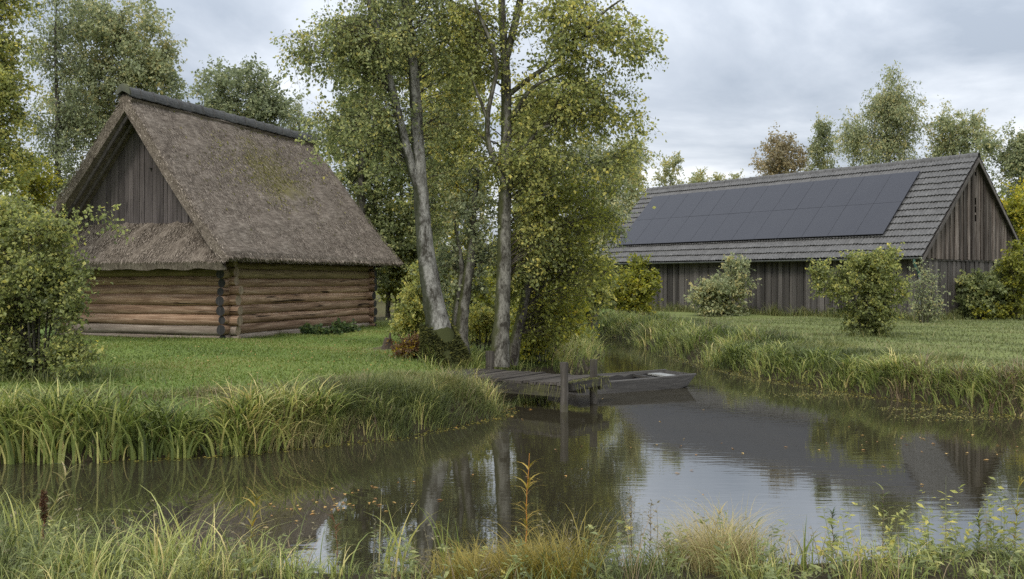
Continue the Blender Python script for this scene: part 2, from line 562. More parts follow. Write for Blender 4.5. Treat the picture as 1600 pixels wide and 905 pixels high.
M["tile"] = tile_mat("tile", (0.055, 0.055, 0.053), (0.098, 0.096, 0.094), (0.155, 0.152, 0.146), True)
M["tile_joined"] = tile_mat("tile_joined", (0.055, 0.055, 0.053), (0.098, 0.096, 0.094), (0.155, 0.152, 0.146), False)
M["ridge"] = tile_mat("ridge", (0.034, 0.033, 0.032), (0.062, 0.061, 0.058), (0.11, 0.108, 0.10), True)
M["ridge_mossy"] = simple("ridge_mossy", (0.06, 0.062, 0.05), (0.11, 0.115, 0.07), 5.0)
M["dark"] = simple("dark", (0.015, 0.013, 0.011), (0.035, 0.03, 0.025), 4.0)
M["zinc"] = simple("zinc", (0.10, 0.105, 0.11), (0.17, 0.175, 0.18), 8.0, 0.5)
M["verdigris"] = simple("verdigris", (0.04, 0.10, 0.085), (0.08, 0.16, 0.13), 8.0, 0.6)
M["iron"] = simple("iron", (0.03, 0.03, 0.03), (0.06, 0.055, 0.05), 20, 0.6)
M["stem_brown"] = simple("stem_brown", (0.12, 0.05, 0.025), (0.24, 0.11, 0.05), 30, 0.8)
M["stem_orange"] = simple("stem_orange", (0.34, 0.13, 0.03), (0.46, 0.22, 0.05), 30, 0.7)
M["stem_green"] = simple("stem_green", (0.16, 0.18, 0.05), (0.28, 0.27, 0.09), 30, 0.7)
M["stem_grey"] = simple("stem_grey", (0.09, 0.07, 0.055), (0.17, 0.13, 0.1), 30, 0.8)


def panel_mat():
    m, nt, out = new_mat("panel_glass")
    v = objvec(nt)
    f = noise(nt, v, 0.9, 3, 0.5)
    r = ramp(nt, [(0.3, (0.018, 0.018, 0.024)), (0.7, (0.021, 0.021, 0.027))])
    nt.links.new(f, r.inputs[0])
    p = finish(nt, out, r.outputs[0], 0.42, None, spec=0.5)
    return m


M["panel"] = panel_mat()
M["panel_frame"] = simple("panel_frame", (0.016, 0.016, 0.02), (0.022, 0.022, 0.026), 8, 0.45)


def ground_mat():
    m, nt, out = new_mat("ground")
    g = N(nt, "ShaderNodeNewGeometry")
    v = g.outputs["Position"]
    a = noise(nt, v, 0.35, 5, 0.6)
    b = noise(nt, v, 5.0, 6, 0.7)
    c = noise(nt, v, 48.0, 4, 0.7)
    f = math_n(nt, "ADD", math_n(nt, "MULTIPLY", a, 0.4), math_n(nt, "ADD", math_n(nt, "MULTIPLY", b, 0.3), math_n(nt, "MULTIPLY", c, 0.3)))
    r = ramp(nt, [(0.36, (0.060, 0.095, 0.022)), (0.48, (0.105, 0.155, 0.036)), (0.57, (0.148, 0.185, 0.050)), (0.68, (0.20, 0.195, 0.078))])
    nt.links.new(f, r.inputs[0])
    # wet mud near and under the water
    sp = N(nt, "ShaderNodeSeparateXYZ")
    nt.links.new(v, sp.inputs[0])
    mz = math_n(nt, "ADD", sp.outputs[2], math_n(nt, "MULTIPLY", math_n(nt, "SUBTRACT", b, 0.5), 0.3))
    mr = ramp(nt, [(0.30, (1, 1, 1)), (0.48, (0, 0, 0))])
    nt.links.new(mz, mr.inputs[0])
    col = mixc(nt, r.outputs[0], mixc(nt, (0.022, 0.018, 0.011), (0.055, 0.045, 0.026), b), mr.outputs[0])
    # bare earth below the trees
    def patch(cx_, cy_, rad):
        d = N(nt, "ShaderNodeVectorMath", operation="DISTANCE")
        nt.links.new(v, d.inputs[0])
        d.inputs[1].default_value = (cx_, cy_, 0.6)
        q = math_n(nt, "SUBTRACT", 1.0, math_n(nt, "DIVIDE", d.outputs["Value"], rad))
        q = math_n(nt, "ADD", q, math_n(nt, "MULTIPLY", math_n(nt, "SUBTRACT", b, 0.5), 2.2))
        rr = ramp(nt, [(0.35, (0, 0, 0)), (0.62, (1, 1, 1))])
        nt.links.new(q, rr.inputs[0])
        return rr.outputs[0]
    earth = mixc(nt, (0.06, 0.045, 0.028), (0.12, 0.09, 0.06), c)
    col = mixc(nt, col, earth, patch(-2.75, 22.6, 1.15))
    col = mixc(nt, col, earth, patch(0.2, 24.5, 3.5))
    # leaf litter on the floor of the wood behind the cabin
    fy = math_n(nt, "MULTIPLY", math_n(nt, "SUBTRACT", sp.outputs[1], 33.0), 0.16, True)
    fx = math_n(nt, "MULTIPLY", math_n(nt, "SUBTRACT", 3.0, sp.outputs[0]), 0.25, True)
    fl_ = math_n(nt, "MULTIPLY", math_n(nt, "MULTIPLY", fy, fx), math_n(nt, "ADD", math_n(nt, "MULTIPLY", b, 0.8), 0.5), True)
    col = mixc(nt, col, mixc(nt, (0.05, 0.042, 0.022), (0.10, 0.082, 0.04), c), fl_)
    # the meadow on the barn side is paler and drier
    px_ = math_n(nt, "MULTIPLY", math_n(nt, "SUBTRACT", sp.outputs[0], 4.5), 0.5, True)
    up_ = math_n(nt, "MULTIPLY", math_n(nt, "SUBTRACT", sp.outputs[2], 0.45), 12.0, True)
    col = mixc(nt, col, mixc(nt, (0.11, 0.13, 0.045), (0.20, 0.205, 0.085), f), math_n(nt, "MULTIPLY", math_n(nt, "MULTIPLY", px_, up_), 0.7))
    finish(nt, out, col, 0.95, f, 0.5, 0.04, 0.1)
    return m


M["ground"] = ground_mat()


def water_mat():
    m, nt, out = new_mat("water")
    g = N(nt, "ShaderNodeNewGeometry")
    v = g.outputs["Position"]
    rip = noise(nt, v, 1.0, 3, 0.5, 0.4, (2.2, 9.0, 1))
    rip2 = noise(nt, v, 1.0, 2, 0.5, 0.2, (0.9, 3.2, 1))
    calm = ramp(nt, [(0.42, (0.10, 0.10, 0.10)), (0.6, (1, 1, 1))])
    # open water right of the jetty is ruffled, the sheltered left arm is calm
    sp = N(nt, "ShaderNodeSeparateXYZ")
    nt.links.new(v, sp.inputs[0])
    side = math_n(nt, "MULTIPLY", math_n(nt, "ADD", sp.outputs[0], 1.5), 0.06)
    nt.links.new(math_n(nt, "ADD", noise(nt, v, 0.35, 3, 0.6), side), calm.inputs[0])
    hgt = math_n(nt, "MULTIPLY", math_n(nt, "ADD", rip, math_n(nt, "MULTIPLY", rip2, 0.8)), calm.outputs[0])
    b = N(nt, "ShaderNodeBump")
    setin(b, Strength=0.075, Distance=0.012)
    nt.links.new(hgt, b.inputs["Height"])
    base = N(nt, "ShaderNodeBsdfDiffuse")
    mud = mixc(nt, (0.020, 0.018, 0.011), (0.040, 0.034, 0.021), noise(nt, v, 0.6, 4, 0.6))
    nt.links.new(mud, base.inputs["Color"])
    gl = N(nt, "ShaderNodeBsdfGlossy")
    gl.inputs["Roughness"].default_value = 0.02
    gl.inputs["Color"].default_value = (0.93, 0.94, 0.95, 1)
    nt.links.new(b.outputs[0], gl.inputs["Normal"])
    fr = N(nt, "ShaderNodeFresnel")
    fr.inputs["IOR"].default_value = 6.5
    nt.links.new(b.outputs[0], fr.inputs["Normal"])
    mxs = N(nt, "ShaderNodeMixShader")
    nt.links.new(fr.outputs[0], mxs.inputs[0])
    nt.links.new(base.outputs[0], mxs.inputs[1])
    nt.links.new(gl.outputs[0], mxs.inputs[2])
    nt.links.new(mxs.outputs[0], out.inputs["Surface"])
    return m


M["water"] = water_mat()

# ------------------------------------------------------------------ terrain and stream
LEFT_BANK = [(-60, 13.5), (-30, 11.6), (-16, 11.2), (-10, 11.5), (-6.2, 11.6), (-4.3, 11.8), (-2.6, 12.7), (-1.45, 13.6), (-0.75, 14.6), (-0.25, 15.7),
             (-0.35, 16.9), (-0.45, 18.2), (0.1, 19.4), (0.9, 20.6), (1.5, 22.0), (2.0, 24.5), (2.5, 28.0), (2.75, 32.0), (2.2, 36.0), (-1, 40.0), (-8, 44), (-30, 50)]
RIGHT_BANK = [(-30, 53), (-8, 47), (0, 42.5), (3.0, 39.2), (4.1, 36.0), (4.3, 33.0), (4.4, 30.0), (4.85, 26.4), (5.35, 23.0), (6.05, 20.3), (6.8, 18.4),
              (7.6, 17.0), (8.3, 15.4), (10, 13.6), (14, 12.2), (30, 11), (60, 10)]
NEAR_BANK = [(60, 6.0), (30, 6.5), (14, 7.2), (8.0, 7.6), (5.2, 7.5), (2.5, 7.3), (0, 7.1), (-1.7, 7.0), (-3.2, 7.4), (-4.6, 8.2), (-6.5, 8.5), (-12, 8.2), (-30, 7.6), (-60, 7.0)]


def resample(P, step=0.35):
    P = np.array(P, float)
    out = []
    for i in range(len(P) - 1):
        p0, p1, p2, p3 = P[max(i - 1, 0)], P[i], P[i + 1], P[min(i + 2, len(P) - 1)]
        n = max(2, int(np.linalg.norm(p2 - p1) / step))
        for t in np.linspace(0, 1, n, endpoint=False):
            m1, m2 = (p2 - p0) / 2, (p3 - p1) / 2
            L = np.linalg.norm(p2 - p1)
            m1 = m1 / (np.linalg.norm(m1) + 1e-9) * L
            m2 = m2 / (np.linalg.norm(m2) + 1e-9) * L
            out.append((2 * t ** 3 - 3 * t ** 2 + 1) * p1 + (t ** 3 - 2 * t ** 2 + t) * m1 + (-2 * t ** 3 + 3 * t ** 2) * p2 + (t ** 3 - t ** 2) * m2)
    out.append(P[-1])
    out = np.array(out)
    # crumbling edge
    k = np.arange(len(out))
    wob = 0.07 * np.sin(k * 0.9 + 1.3 * np.sin(k * 0.31)) + 0.05 * np.sin(k * 2.3 + 2)
    d = unit(np.gradient(out, axis=0))
    return out + np.stack([-d[:, 1], d[:, 0]], -1) * wob[:, None]


LB, RB, NB = resample(LEFT_BANK), resample(RIGHT_BANK), resample(NEAR_BANK)
POLY = np.vstack([LB, RB, NB])


def inside(P):
    x, y = P[:, 0], P[:, 1]
    res = np.zeros(len(P), bool)
    a = POLY
    b = np.roll(POLY, -1, 0)
    for (x1, y1), (x2, y2) in zip(a, b):
        c = (y1 > y) != (y2 > y)
        if c.any():
            xi = (x2 - x1) * (y[c] - y1) / (y2 - y1 + 1e-12) + x1
            idx = np.where(c)[0]
            res[idx] ^= x[c] < xi
    return res


def seg_dist(P, L):
    a, b = L[:-1], L[1:]
    best = np.full(len(P), 1e9)
    for i in range(len(a)):
        d = b[i] - a[i]
        t = np.clip(((P - a[i]) @ d) / (d @ d + 1e-12), 0, 1)
        q = P - (a[i] + t[:, None] * d)
        best = np.minimum(best, (q * q).sum(1))
    return np.sqrt(best)


def height(P):
    """ground height at world points (n,2)"""
    P = np.asarray(P, float).reshape(-1, 2)
    x, y = P[:, 0], P[:, 1]
    dl, dr, dn = seg_dist(P, LB), seg_dist(P, RB), seg_dist(P, NB)
    d = np.minimum(np.minimum(dl, dr), dn)
    ins = inside(P)
    gl = G + 0.03 * np.sin(x * 0.7 + 1) * np.sin(y * 0.6) + 0.02 * np.sin(x * 2.1 + y * 1.7)
    near = (dn < dl) & (dn < dr)
    gl = np.where(near, 0.26 + 0.24 * np.clip((d - 1.5) / 4, 0, 1) + 0.03 * np.sin(x * 2.2 + y), gl)
    s = np.clip((d + 0.03) / np.where(near, 1.3, 1.5), 0, 1)
    prof = 0.5 * np.clip(d / 0.22, 0, 1) + 0.5 * (s * s * (3 - 2 * s))
    h = gl * prof
    # the jetty's foot: shelf a little lower
    return np.where(ins, -np.minimum(0.9, d * 0.9) - 0.02, h)


def axis(lo, hi, step, far, grow=1.18):
    c = list(np.arange(lo, hi + 1e-6, step))
    s = step
    while c[-1] < far:
        s *= grow
        c.append(c[-1] + s)
    s = step
    while c[0] > -far:
        s *= grow
        c.insert(0, c[0] - s)
    return np.array(c)


gx = axis(-13, 13, 0.16, 600)
gy = axis(4.5, 27, 0.16, 900)
gy = gy[gy > -160]
XX, YY = np.meshgrid(gx, gy)
PP = np.stack([XX.ravel(), YY.ravel()], -1)
near_m = (np.abs(PP[:, 0]) < 75) & (PP[:, 1] > -30) & (PP[:, 1] < 70)
ZZ = np.full(len(PP), G)
ZZ[near_m] = height(PP[near_m])
nx, ny = len(gx), len(gy)
ii = (np.arange(ny - 1)[:, None] * nx + np.arange(nx - 1)[None]).ravel()
gg = Geo()
gg.add(np.column_stack([PP, ZZ]), np.stack([ii, ii + 1, ii + nx + 1, ii + nx], -1))
gm = gg.mesh("ground", smooth=True)
tag(obj("ground", gm, M["ground"]), kind="structure")

wg = Geo()
wx = np.linspace(-62, 62, 3)
wg.add([[-70, 4, 0], [70, 4, 0], [70, 56, 0], [-70, 56, 0]], [[0, 1, 2, 3]])
tag(obj("stream_water", wg, M["water"]), kind="structure")


ZG = ZZ.reshape(ny, nx)


def fast_height(P):
    """bilinear height on the ground sheet"""
    P = np.asarray(P, float)
    i = np.clip(np.searchsorted(gx, P[:, 0]) - 1, 0, nx - 2)
    j = np.clip(np.searchsorted(gy, P[:, 1]) - 1, 0, ny - 2)
    a = (P[:, 0] - gx[i]) / (gx[i + 1] - gx[i])
    b = (P[:, 1] - gy[j]) / (gy[j + 1] - gy[j])
    return (ZG[j, i] * (1 - a) + ZG[j, i + 1] * a) * (1 - b) + (ZG[j + 1, i] * (1 - a) + ZG[j + 1, i + 1] * a) * b


def ground_pts(P):
    P = np.asarray(P, float)
    return np.column_stack([P, fast_height(P)])


# ------------------------------------------------------------------ log cabin with thatched roof
cab = empty("log_cabin", (-7.36, 25.14, G), -0.341)
tag(cab, "log cabin with steep thatched roof and dark board gable on the lawn", "cabin")
CL, CW = 8.36, 6.1            # length, width; local x runs -CW..0, y runs 0..CL
WX0, WX1 = -CW + 0.3, -0.3    # wall centre planes
WY0, WY1 = 0.3, CL - 0.3


def log_piece(p0, p1, r, mats, seg=14, k=12, bow=0.012):
    p0, p1 = np.array(p0, float), np.array(p1, float)
    L = np.linalg.norm(p1 - p0)
    t = np.concatenate([[0, 0.25, 0.34], np.linspace(0.5, L - 0.5, seg - 6), [L - 0.34, L - 0.25, L]]) if seg > 8 else np.linspace(0, L, seg)
    g = Geo()
    P = np.stack([t, rng.normal(0, bow, seg).cumsum() * 0.25, rng.normal(0, bow, seg).cumsum() * 0.25], -1)
    P[:, 1:] -= np.linspace(0, 1, seg)[:, None] * P[-1, 1:]
    rr = r * np.interp(t, [0, 0.25, 0.34, L - 0.34, L - 0.25, L], [0.86, 0.87, 1, 1, 0.87, 0.86]) * (1 + 0.05 * np.sin(t * 1.1 + rng.uniform(0, 6)) + rng.normal(0, 0.018, seg))
    g.tube(P, rr, k, m=0, mcap=1, rough=0.022)
    me = g.mesh("log", smooth=False)
    for p in me.polygons:
        if p.material_index == 0:
            p.use_smooth = True
    d = (p1 - p0) / L
    rz = math.atan2(d[1], d[0])
    o = obj("log", me, mats, cab, Matrix.Translation(p0) @ Matrix.Rotation(rz, 4, "Z"))
    return o


fh = [0.13, 0.255, 0.285, 0.255, 0.29, 0.245, 0.235, 0.25, 0.19]     # front course heights, bottom first
z = -0.02
for i, h in enumerate(fh):
    mats = [M["log_grey"] if i <= 1 else (M["log_green"] if i >= 7 else M["log"]), M["log_end_pale"]]
    log_piece((WX0 - 0.32, WY0 + rng.normal(0, 0.01), z + h / 2), (WX1 + 0.28 + rng.normal(0, 0.045), WY0 + rng.normal(0, 0.01), z + h / 2), h * 0.57, mats)
    z += h
z = -0.12
sh = [0.26, 0.27, 0.235, 0.27, 0.25, 0.22, 0.235, 0.25, 0.2]
for i, h in enumerate(sh):
    mats = [M["log_grey"] if i == 0 else (M["log_green"] if i >= 7 else M["log"]), M["log_end"]]
    log_piece((WX1, WY0 - 0.32 + rng.normal(0, 0.035), z + h / 2), (WX1, WY1 + 0.3, z + h / 2), h * 0.57, mats)
    log_piece((WX0, WY0 - 0.30, z + h / 2), (WX0, WY1 + 0.3, z + h / 2), h * 0.57, mats, seg=6, k=8)
    z += h
z = -0.02
for i, h in enumerate(fh):
    log_piece((WX0 - 0.3, WY1, z + h / 2), (WX1 + 0.3 + rng.normal(0, 0.03), WY1, z + h / 2), h * 0.57, [M["log"], M["log_end"]], seg=6, k=8)
    z += h
core = Geo()
core.box(((WX0 + WX1) / 2, (WY0 + WY1) / 2, 1.0), (WX1 - WX0 - 0.02, WY1 - WY0 - 0.02, 2.1))
obj("infill", core, M["dark"], cab)
# foundation stones under the front-right corner
for sx, sy in ((WX1 + 0.02, WY0 + 0.02), (WX1, WY1), (WX0, WY0)):
    g = Geo()
    g.box((0, 0, 0), (0.42, 0.42, 0.12))
    obj("footing_stone", g, M["ridge"], cab, Matrix.Translation((sx, sy, -0.03)))

# roof
AX = -2.95                       # ridge line
HS = 3.5                         # half span at the eave (outer)
ZE, ZA = 2.02, 6.60              # eave underside tip, apex of the thatch
YF0, YF1 = -0.85, -0.55          # front verge at eave / at ridge
YB0, YB1 = CL + 0.79, CL + 0.5
TH = 0.30                        # thatch thickness, measured vertically at the slope it is more


def roof_pt(side, s, yy, up=0.0):
    """side -1 left / +1 right; s 0 at ridge 1 at eave; yy 0 front 1 back"""
    x = AX + side * HS * s
    zz = ZA + (ZE + 0.16 - ZA) * s
    # the thatch sags gently between ridge and eave
    zz -= 0.10 * math.sin(math.pi * s)
    y0 = YF1 + (YF0 - YF1) * s
    y1 = YB1 + (YB0 - YB1) * s
    slope = math.atan2(ZA - ZE, HS)
    return np.array([x + side * math.sin(slope) * up, y0 + (y1 - y0) * yy, zz + math.cos(slope) * up])


for side in (-1, 1):
    g = Geo()
    ns, nyy = 30, 48
    top = np.zeros((ns + 1, nyy + 1, 3))
    bot = np.zeros((ns + 1, nyy + 1, 3))
    ph = rng.uniform(0, 6, 6)
    for i in range(ns + 1):
        for j in range(nyy + 1):
            s, t = i / ns, j / nyy
            bump = 0.018 * math.sin(s * 9 + t * 5 + ph[0]) + 0.014 * math.sin(t * 31 + s * 6 + ph[1]) + 0.012 * math.sin(s * 37 + t * 11 + ph[2]) + rng.normal(0, 0.007)
            edge = min(t, 1 - t, 1 - s)
            rnd = -0.07 * max(0, 1 - edge / 0.025)
            top[i, j] = roof_pt(side, s, t, bump + rnd)
            bot[i, j] = roof_pt(side, s, t, -TH * (1 if s < 0.9 else 1 - 0.35 * (s - 0.9) / 0.1) + (0.012 * math.sin(t * 60 + i) if s == 1 else 0))
    nV = (ns + 1) * (nyy + 1)
    V = np.vstack([top.reshape(-1, 3), bot.reshape(-1, 3)])
    I = lambda i, j, b=0: b * nV + i * (nyy + 1) + j
    Q = []
    for i in range(ns):
        for j in range(nyy):
            q = [I(i, j), I(i + 1, j), I(i + 1, j + 1), I(i, j + 1)]
            Q.append(q if side > 0 else q[::-1])
            q = [I(i, j, 1), I(i, j + 1, 1), I(i + 1, j + 1, 1), I(i + 1, j, 1)]
            Q.append(q if side > 0 else q[::-1])
        for j in (0, nyy):
            q = [I(i, j), I(i, j, 1), I(i + 1, j, 1), I(i + 1, j)]
            Q.append(q if (j == 0) == (side > 0) else q[::-1])
    for j in range(nyy):
        q = [I(ns, j), I(ns, j, 1), I(ns, j + 1, 1), I(ns, j + 1)]
        Q.append(q if side > 0 else q[::-1])
    g.add(V, Q)
    ro = obj("thatch_slope", g, M["thatch"], cab)
    # loose reed ends that give the thatch its ragged skin
    for nm, mossy in (("reed_ends", False), ("mossy_reed_ends", True)):
        if side < 0 and mossy:
            continue
        n = (36000 if not mossy else 1500) if side > 0 else 4000
        if mossy:
            s = np.clip(rng.normal(0.36, 0.16, n), 0.05, 0.9)
            t = np.clip(rng.normal(0.52, 0.17, n), 0.05, 0.95)
        else:
            s, t = rng.uniform(0.03, 0.985, n), rng.uniform(0.004, 0.996, n)
        x = AX + side * HS * s
        zz = ZA + (ZE + 0.16 - ZA) * s - 0.10 * np.sin(np.pi * s)
        y0 = YF1 + (YF0 - YF1) * s
        y1 = YB1 + (YB0 - YB1) * s
        P = np.stack([x, y0 + (y1 - y0) * t, zz], -1)
        down = unit(np.array([side * HS, 0, ZE - ZA]))
        nor = unit(np.array([side * (ZA - ZE), 0, HS]))
        P = P + nor * rng.uniform(0.0, 0.02, (n, 1))
        D = unit(down + nor * rng.uniform(0.02, 0.10, (n, 1)) + np.array([0, 1, 0]) * rng.normal(0.05, 0.10, (n, 1)))
        L = rng.uniform(0.05, 0.15, n) if not mossy else rng.uniform(0.05, 0.12, n)
        Wd = rng.uniform(0.004, 0.011, n) if not mossy else rng.uniform(0.02, 0.05, n)
        g = Geo()
        g.leaves(P, D, np.broadcast_to(nor, (n, 3)) + rng.normal(0, 0.3, (n, 3)), L, Wd, rng.uniform(0, 1, n) ** 1.2)
        tag(obj(nm, g, M["straw_moss"] if mossy else M["straw"], ro), kind="stuff")
    # verge ends: cut reed butts on the front face
    n = 2600
    s = rng.uniform(0.03, 1, n)
    q = rng.uniform(0, 1, n)
    P = np.array([roof_pt(side, a, 0.0, -TH * b * 0.98) for a, b in zip(s, q)])
    D = unit(np.stack([side * HS * np.ones(n), np.full(n, -0.9), np.full(n, (ZE - ZA))], -1) + rng.normal(0, 0.35, (n, 3)) * 1.0)
    g = Geo()
    g.leaves(P + np.array([0, 0.01, 0]), D, rng.normal(0, 1, (n, 3)), rng.uniform(0.05, 0.13, n), rng.uniform(0.012, 0.03, n), rng.uniform(0, 1, n))
    tag(obj("verge_reeds", g, M["straw"], ro), kind="stuff")
    # eave fringe
    n = 1600 if side > 0 else 300
    t = rng.uniform(0, 1, n)
    P = np.array([roof_pt(side, 1.0, a, -TH * b * 0.6) for a, b in zip(t, rng.uniform(0, 1, n))])
    D = unit(np.array([side * HS, 0, (ZE - ZA)]) + rng.normal(0, 0.6, (n, 3)))
    g = Geo()
    g.leaves(P - D * 0.05, D, rng.normal(0, 1, (n, 3)), rng.uniform(0.07, 0.13, n), rng.uniform(0.012, 0.025, n), rng.uniform(0, 1, n))
    tag(obj("eave_reeds", g, M["straw"], ro), kind="stuff")
    # rafters under the overhang
    for yo in (-0.12, -0.42):
        a = roof_pt(side, 0.03, 0, -TH - 0.06)
        b = roof_pt(side, 0.93, 0, -TH - 0.06)
        g = Geo()
        P = np.linspace(a, b, 4)
        P[:, 1] = np.linspace(YF1, YF0, 4) * 0 + yo
        g.tube(P, 0.055, 6)
        obj("rafter", g, M["gable_board"], cab)

# thatched pent roof below the gable boards
g = Geo()
pv = []
nseg = 40
zt, zb, yt, yb = 3.17, 2.06, 0.16, -0.72
for lay in (0, 1):
    for i in range(9):
        f = i / 8
        zz = zt + (zb - zt) * f - (0.0 if lay == 0 else 0.2)
        yy = yt + (yb - yt) * f + (0 if lay == 0 else 0.06)
        sr = (ZA - TH * 1.9 - zz) / (ZA - ZE - 0.16)
        xl, xr = AX - HS * min(sr, 0.97), AX + HS * min(sr, 0.97)
        for j in range(nseg + 1):
            b = 0.02 * math.sin(j * 0.9 + i) + rng.normal(0, 0.008)
            pv.append([xl + (xr - xl) * j / nseg, yy - b * 0.6, zz + b])
w1 = nseg + 1
qs = []
for i in range(8):
    for j in range(nseg):
        qs.append([i * w1 + j, (i + 1) * w1 + j, (i + 1) * w1 + j + 1, i * w1 + j + 1])
        o_ = 9 * w1
        qs.append([o_ + i * w1 + j, o_ + i * w1 + j + 1, o_ + (i + 1) * w1 + j + 1, o_ + (i + 1) * w1 + j])
for j in range(nseg):
    qs.append([8 * w1 + j, 17 * w1 + j, 17 * w1 + j + 1, 8 * w1 + j + 1])
g.add(pv, qs)
pent = obj("pent_thatch", g, M["thatch"], cab)
n = 8500
f = rng.uniform(0.0, 1.0, n)
zz = zt + (zb - zt) * f
yy = yt + (yb - yt) * f
sr = np.minimum((ZA - TH * 1.9 - zz) / (ZA - ZE - 0.16), 0.97)
P = np.stack([AX + HS * sr * rng.uniform(-1, 1, n), yy, zz + 0.01], -1)
dn = unit(np.array([0.0, yb - yt, zb - zt]))
nr = unit(np.array([0.0, -(zt - zb), -(yb - yt) * 1.0]))
nr = unit(np.array([0.0, -1.1, 0.88]))
D = unit(dn + nr * rng.uniform(0.05, 0.2, (n, 1)) + np.array([1.0, 0, 0]) * rng.normal(0, 0.22, (n, 1)))
g = Geo()
g.leaves(P, D, np.broadcast_to(nr, (n, 3)) + rng.normal(0, 0.3, (n, 3)), rng.uniform(0.05, 0.14, n), rng.uniform(0.006, 0.018, n), rng.uniform(0, 1, n))
tag(obj("reed_ends", g, M["straw"], pent), kind="stuff")

# gable boards, each one a part
BWD = 0.165
x = AX - 2.6
zbot = 3.08
while x < AX + 2.6:
    w = BWD * rng.uniform(0.8, 1.25)
    xc = x + w / 2
    lim = lambda q: ZA - TH * 1.62 - (ZA - ZE - 0.16) * abs(q - AX) / HS
    zl, zr = lim(x), lim(x + w)
    if max(zl, zr) > zbot + 0.1:
        g = Geo()
        d = rng.normal(0, 0.006)
        zl, zr = max(zl, zbot + 0.03), max(zr, zbot + 0.03)
        hw = w / 2 - 0.007
        y0, y1 = 0.12 + d, 0.16 + d
        zb_ = zbot + rng.normal(0, 0.02) - 2
        g.hexa([[-hw, y0, zb_ + 2 - 2], [hw, y0, zb_], [hw, y1, zb_], [-hw, y1, zb_], [-hw, y0, zl - 2], [hw, y0, zr - 2], [hw, y1, zr - 2], [-hw, y1, zl - 2]])
        obj("gable_board", g, M["gable_board"], cab, Matrix.Translation((xc, 0, 2)))
    x += w
g = Geo()
g.add([[AX - 2.9, 0.19, 2.9], [AX + 2.9, 0.19, 2.9], [AX, 0.19, 6.2]], T=[[0, 1, 2]])
g.add([[AX - 3.2, CL - 0.3, 2.0], [AX + 3.2, CL - 0.3, 2.0], [AX, CL - 0.3, 6.2]], T=[[0, 2, 1]])
obj("gable_backing", g, M["dark"], cab)
for zz in (5.05, 4.62):
    g = Geo()
    g.tube([[0, 0.01, 0], [0, -0.06, 0]], [0.03, 0.022], 8)
    obj("bolt", g, M["iron"], cab, Matrix.Translation((AX + 0.30, 0.11, zz)))

# clay ridge tiles, each overlapping the next
def ridge_tile_mesh(L, r, drop):
    g = Geo()
    k = 10
    rows = [(0, r), (L * 0.86, r * 0.98), (L * 0.865, r * 1.13), (L, r * 1.15)]
    V = []
    for yv, rr in rows:
        for i in range(k + 1):
            a = math.pi * i / k
            V.append([-math.cos(a) * rr * 1.15, yv, math.sin(a) * rr - drop * (1 - math.sin(a))])
    for yv, rr in ((L, r * 1.02), (0, r * 0.9)):
        for i in range(k + 1):
            a = math.pi * i / k
            V.append([-math.cos(a) * rr * 1.15, yv, math.sin(a) * rr - drop * (1 - math.sin(a)) - 0.02])
    Q = []
    for j in range(5):
        for i in range(k):
            Q.append([j * (k + 1) + i, (j + 1) * (k + 1) + i, (j + 1) * (k + 1) + i + 1, j * (k + 1) + i + 1][::-1])
    g.add(V, Q)
    return g.mesh("ridge_tile")


rt = ridge_tile_mesh(0.575, 0.15, 0.12)
rt.materials.append(M["ridge"])
NR = 18
RL = YB1 - YF1 + 0.1
for i in range(NR):
    y = YF1 - 0.06 + RL * i / NR
    obj("ridge_tile", rt, None, cab, Matrix.Translation((AX + rng.normal(0, 0.008), y, ZA + 0.02 + 0.0 + rng.normal(0, 0.006))) @ Matrix.Rotation(rng.normal(0, 0.012), 4, "Z"))
g = Geo()
k = 12
V = [[-math.cos(math.pi * i / k) * 0.24, 0, math.sin(math.pi * i / k) * 0.2 - 0.12 * (1 - math.sin(math.pi * i / k))] for i in range(k + 1)] + [[0, -0.02, 0.0]]
g.add(V, T=[[i, i + 1, k + 1] for i in range(k)])
V2 = np.array(V) + np.array([0, 0.05, 0])
g.add(V2, T=[[i + 1, i, k + 1] for i in range(k)])
obj("ridge_end_cap", g, M["ridge_mossy"], cab, Matrix.Translation((AX, YF1 - 0.08, ZA + 0.02)))

# ------------------------------------------------------------------ barn with solar panels
barn = empty("barn", (15.794, 36.955, G), math.pi / 2 - 0.928)
tag(barn, "long weathered board barn with grey tiled roof carrying dark solar panels", "barn")
BW2, BLN, BHE, BHA = 4.265, 19.1, 2.507, 6.712
SL = math.hypot(BW2, BHA - BHE)
ANG = math.atan2(BHA - BHE, BW2)
WXL, WXR = 0.38, 2 * BW2 - 0.38
WYN, WYF = 0.28, BLN - 0.25

g = Geo()
zr_ = BHE + (WXL) * math.tan(ANG) - 0.12
V = [[WXL + .06, WYN + .06, -0.1], [WXR - .06, WYN + .06, -0.1], [WXR - .06, WYN + .06, zr_], [BW2, WYN + .06, BHA - 0.2], [WXL + .06, WYN + .06, zr_]]
V2 = [[a, WYF - .06, c] for a, b, c in V]
g.add(V + V2, [[0, 4, 9, 5], [1, 6, 7, 2], [4, 3, 8, 9], [3, 2, 7, 8], [0, 1, 2, 4], [5, 9, 7, 6]], [[4, 2, 3], [9, 8, 7]])
obj("inner_wall", g, M["dark"], barn)


def board_mesh(w, h, t):
    g = Geo()
    g.box((0, 0, h / 2), (t, w, h))
    return g.mesh("wall_board")


bm0 = board_mesh(1.0, 1.0, 1.0)
bm0.materials.append(M["barn_board"])
bmd = board_mesh(1.0, 1.0, 1.0)
bmd.materials.append(M["barn_door"])
bmg = board_mesh(1.0, 1.0, 1.0)
bmg.materials.append(M["barn_gable"])


def S(x, y, z):
    return Matrix.Diagonal((x, y, z, 1))


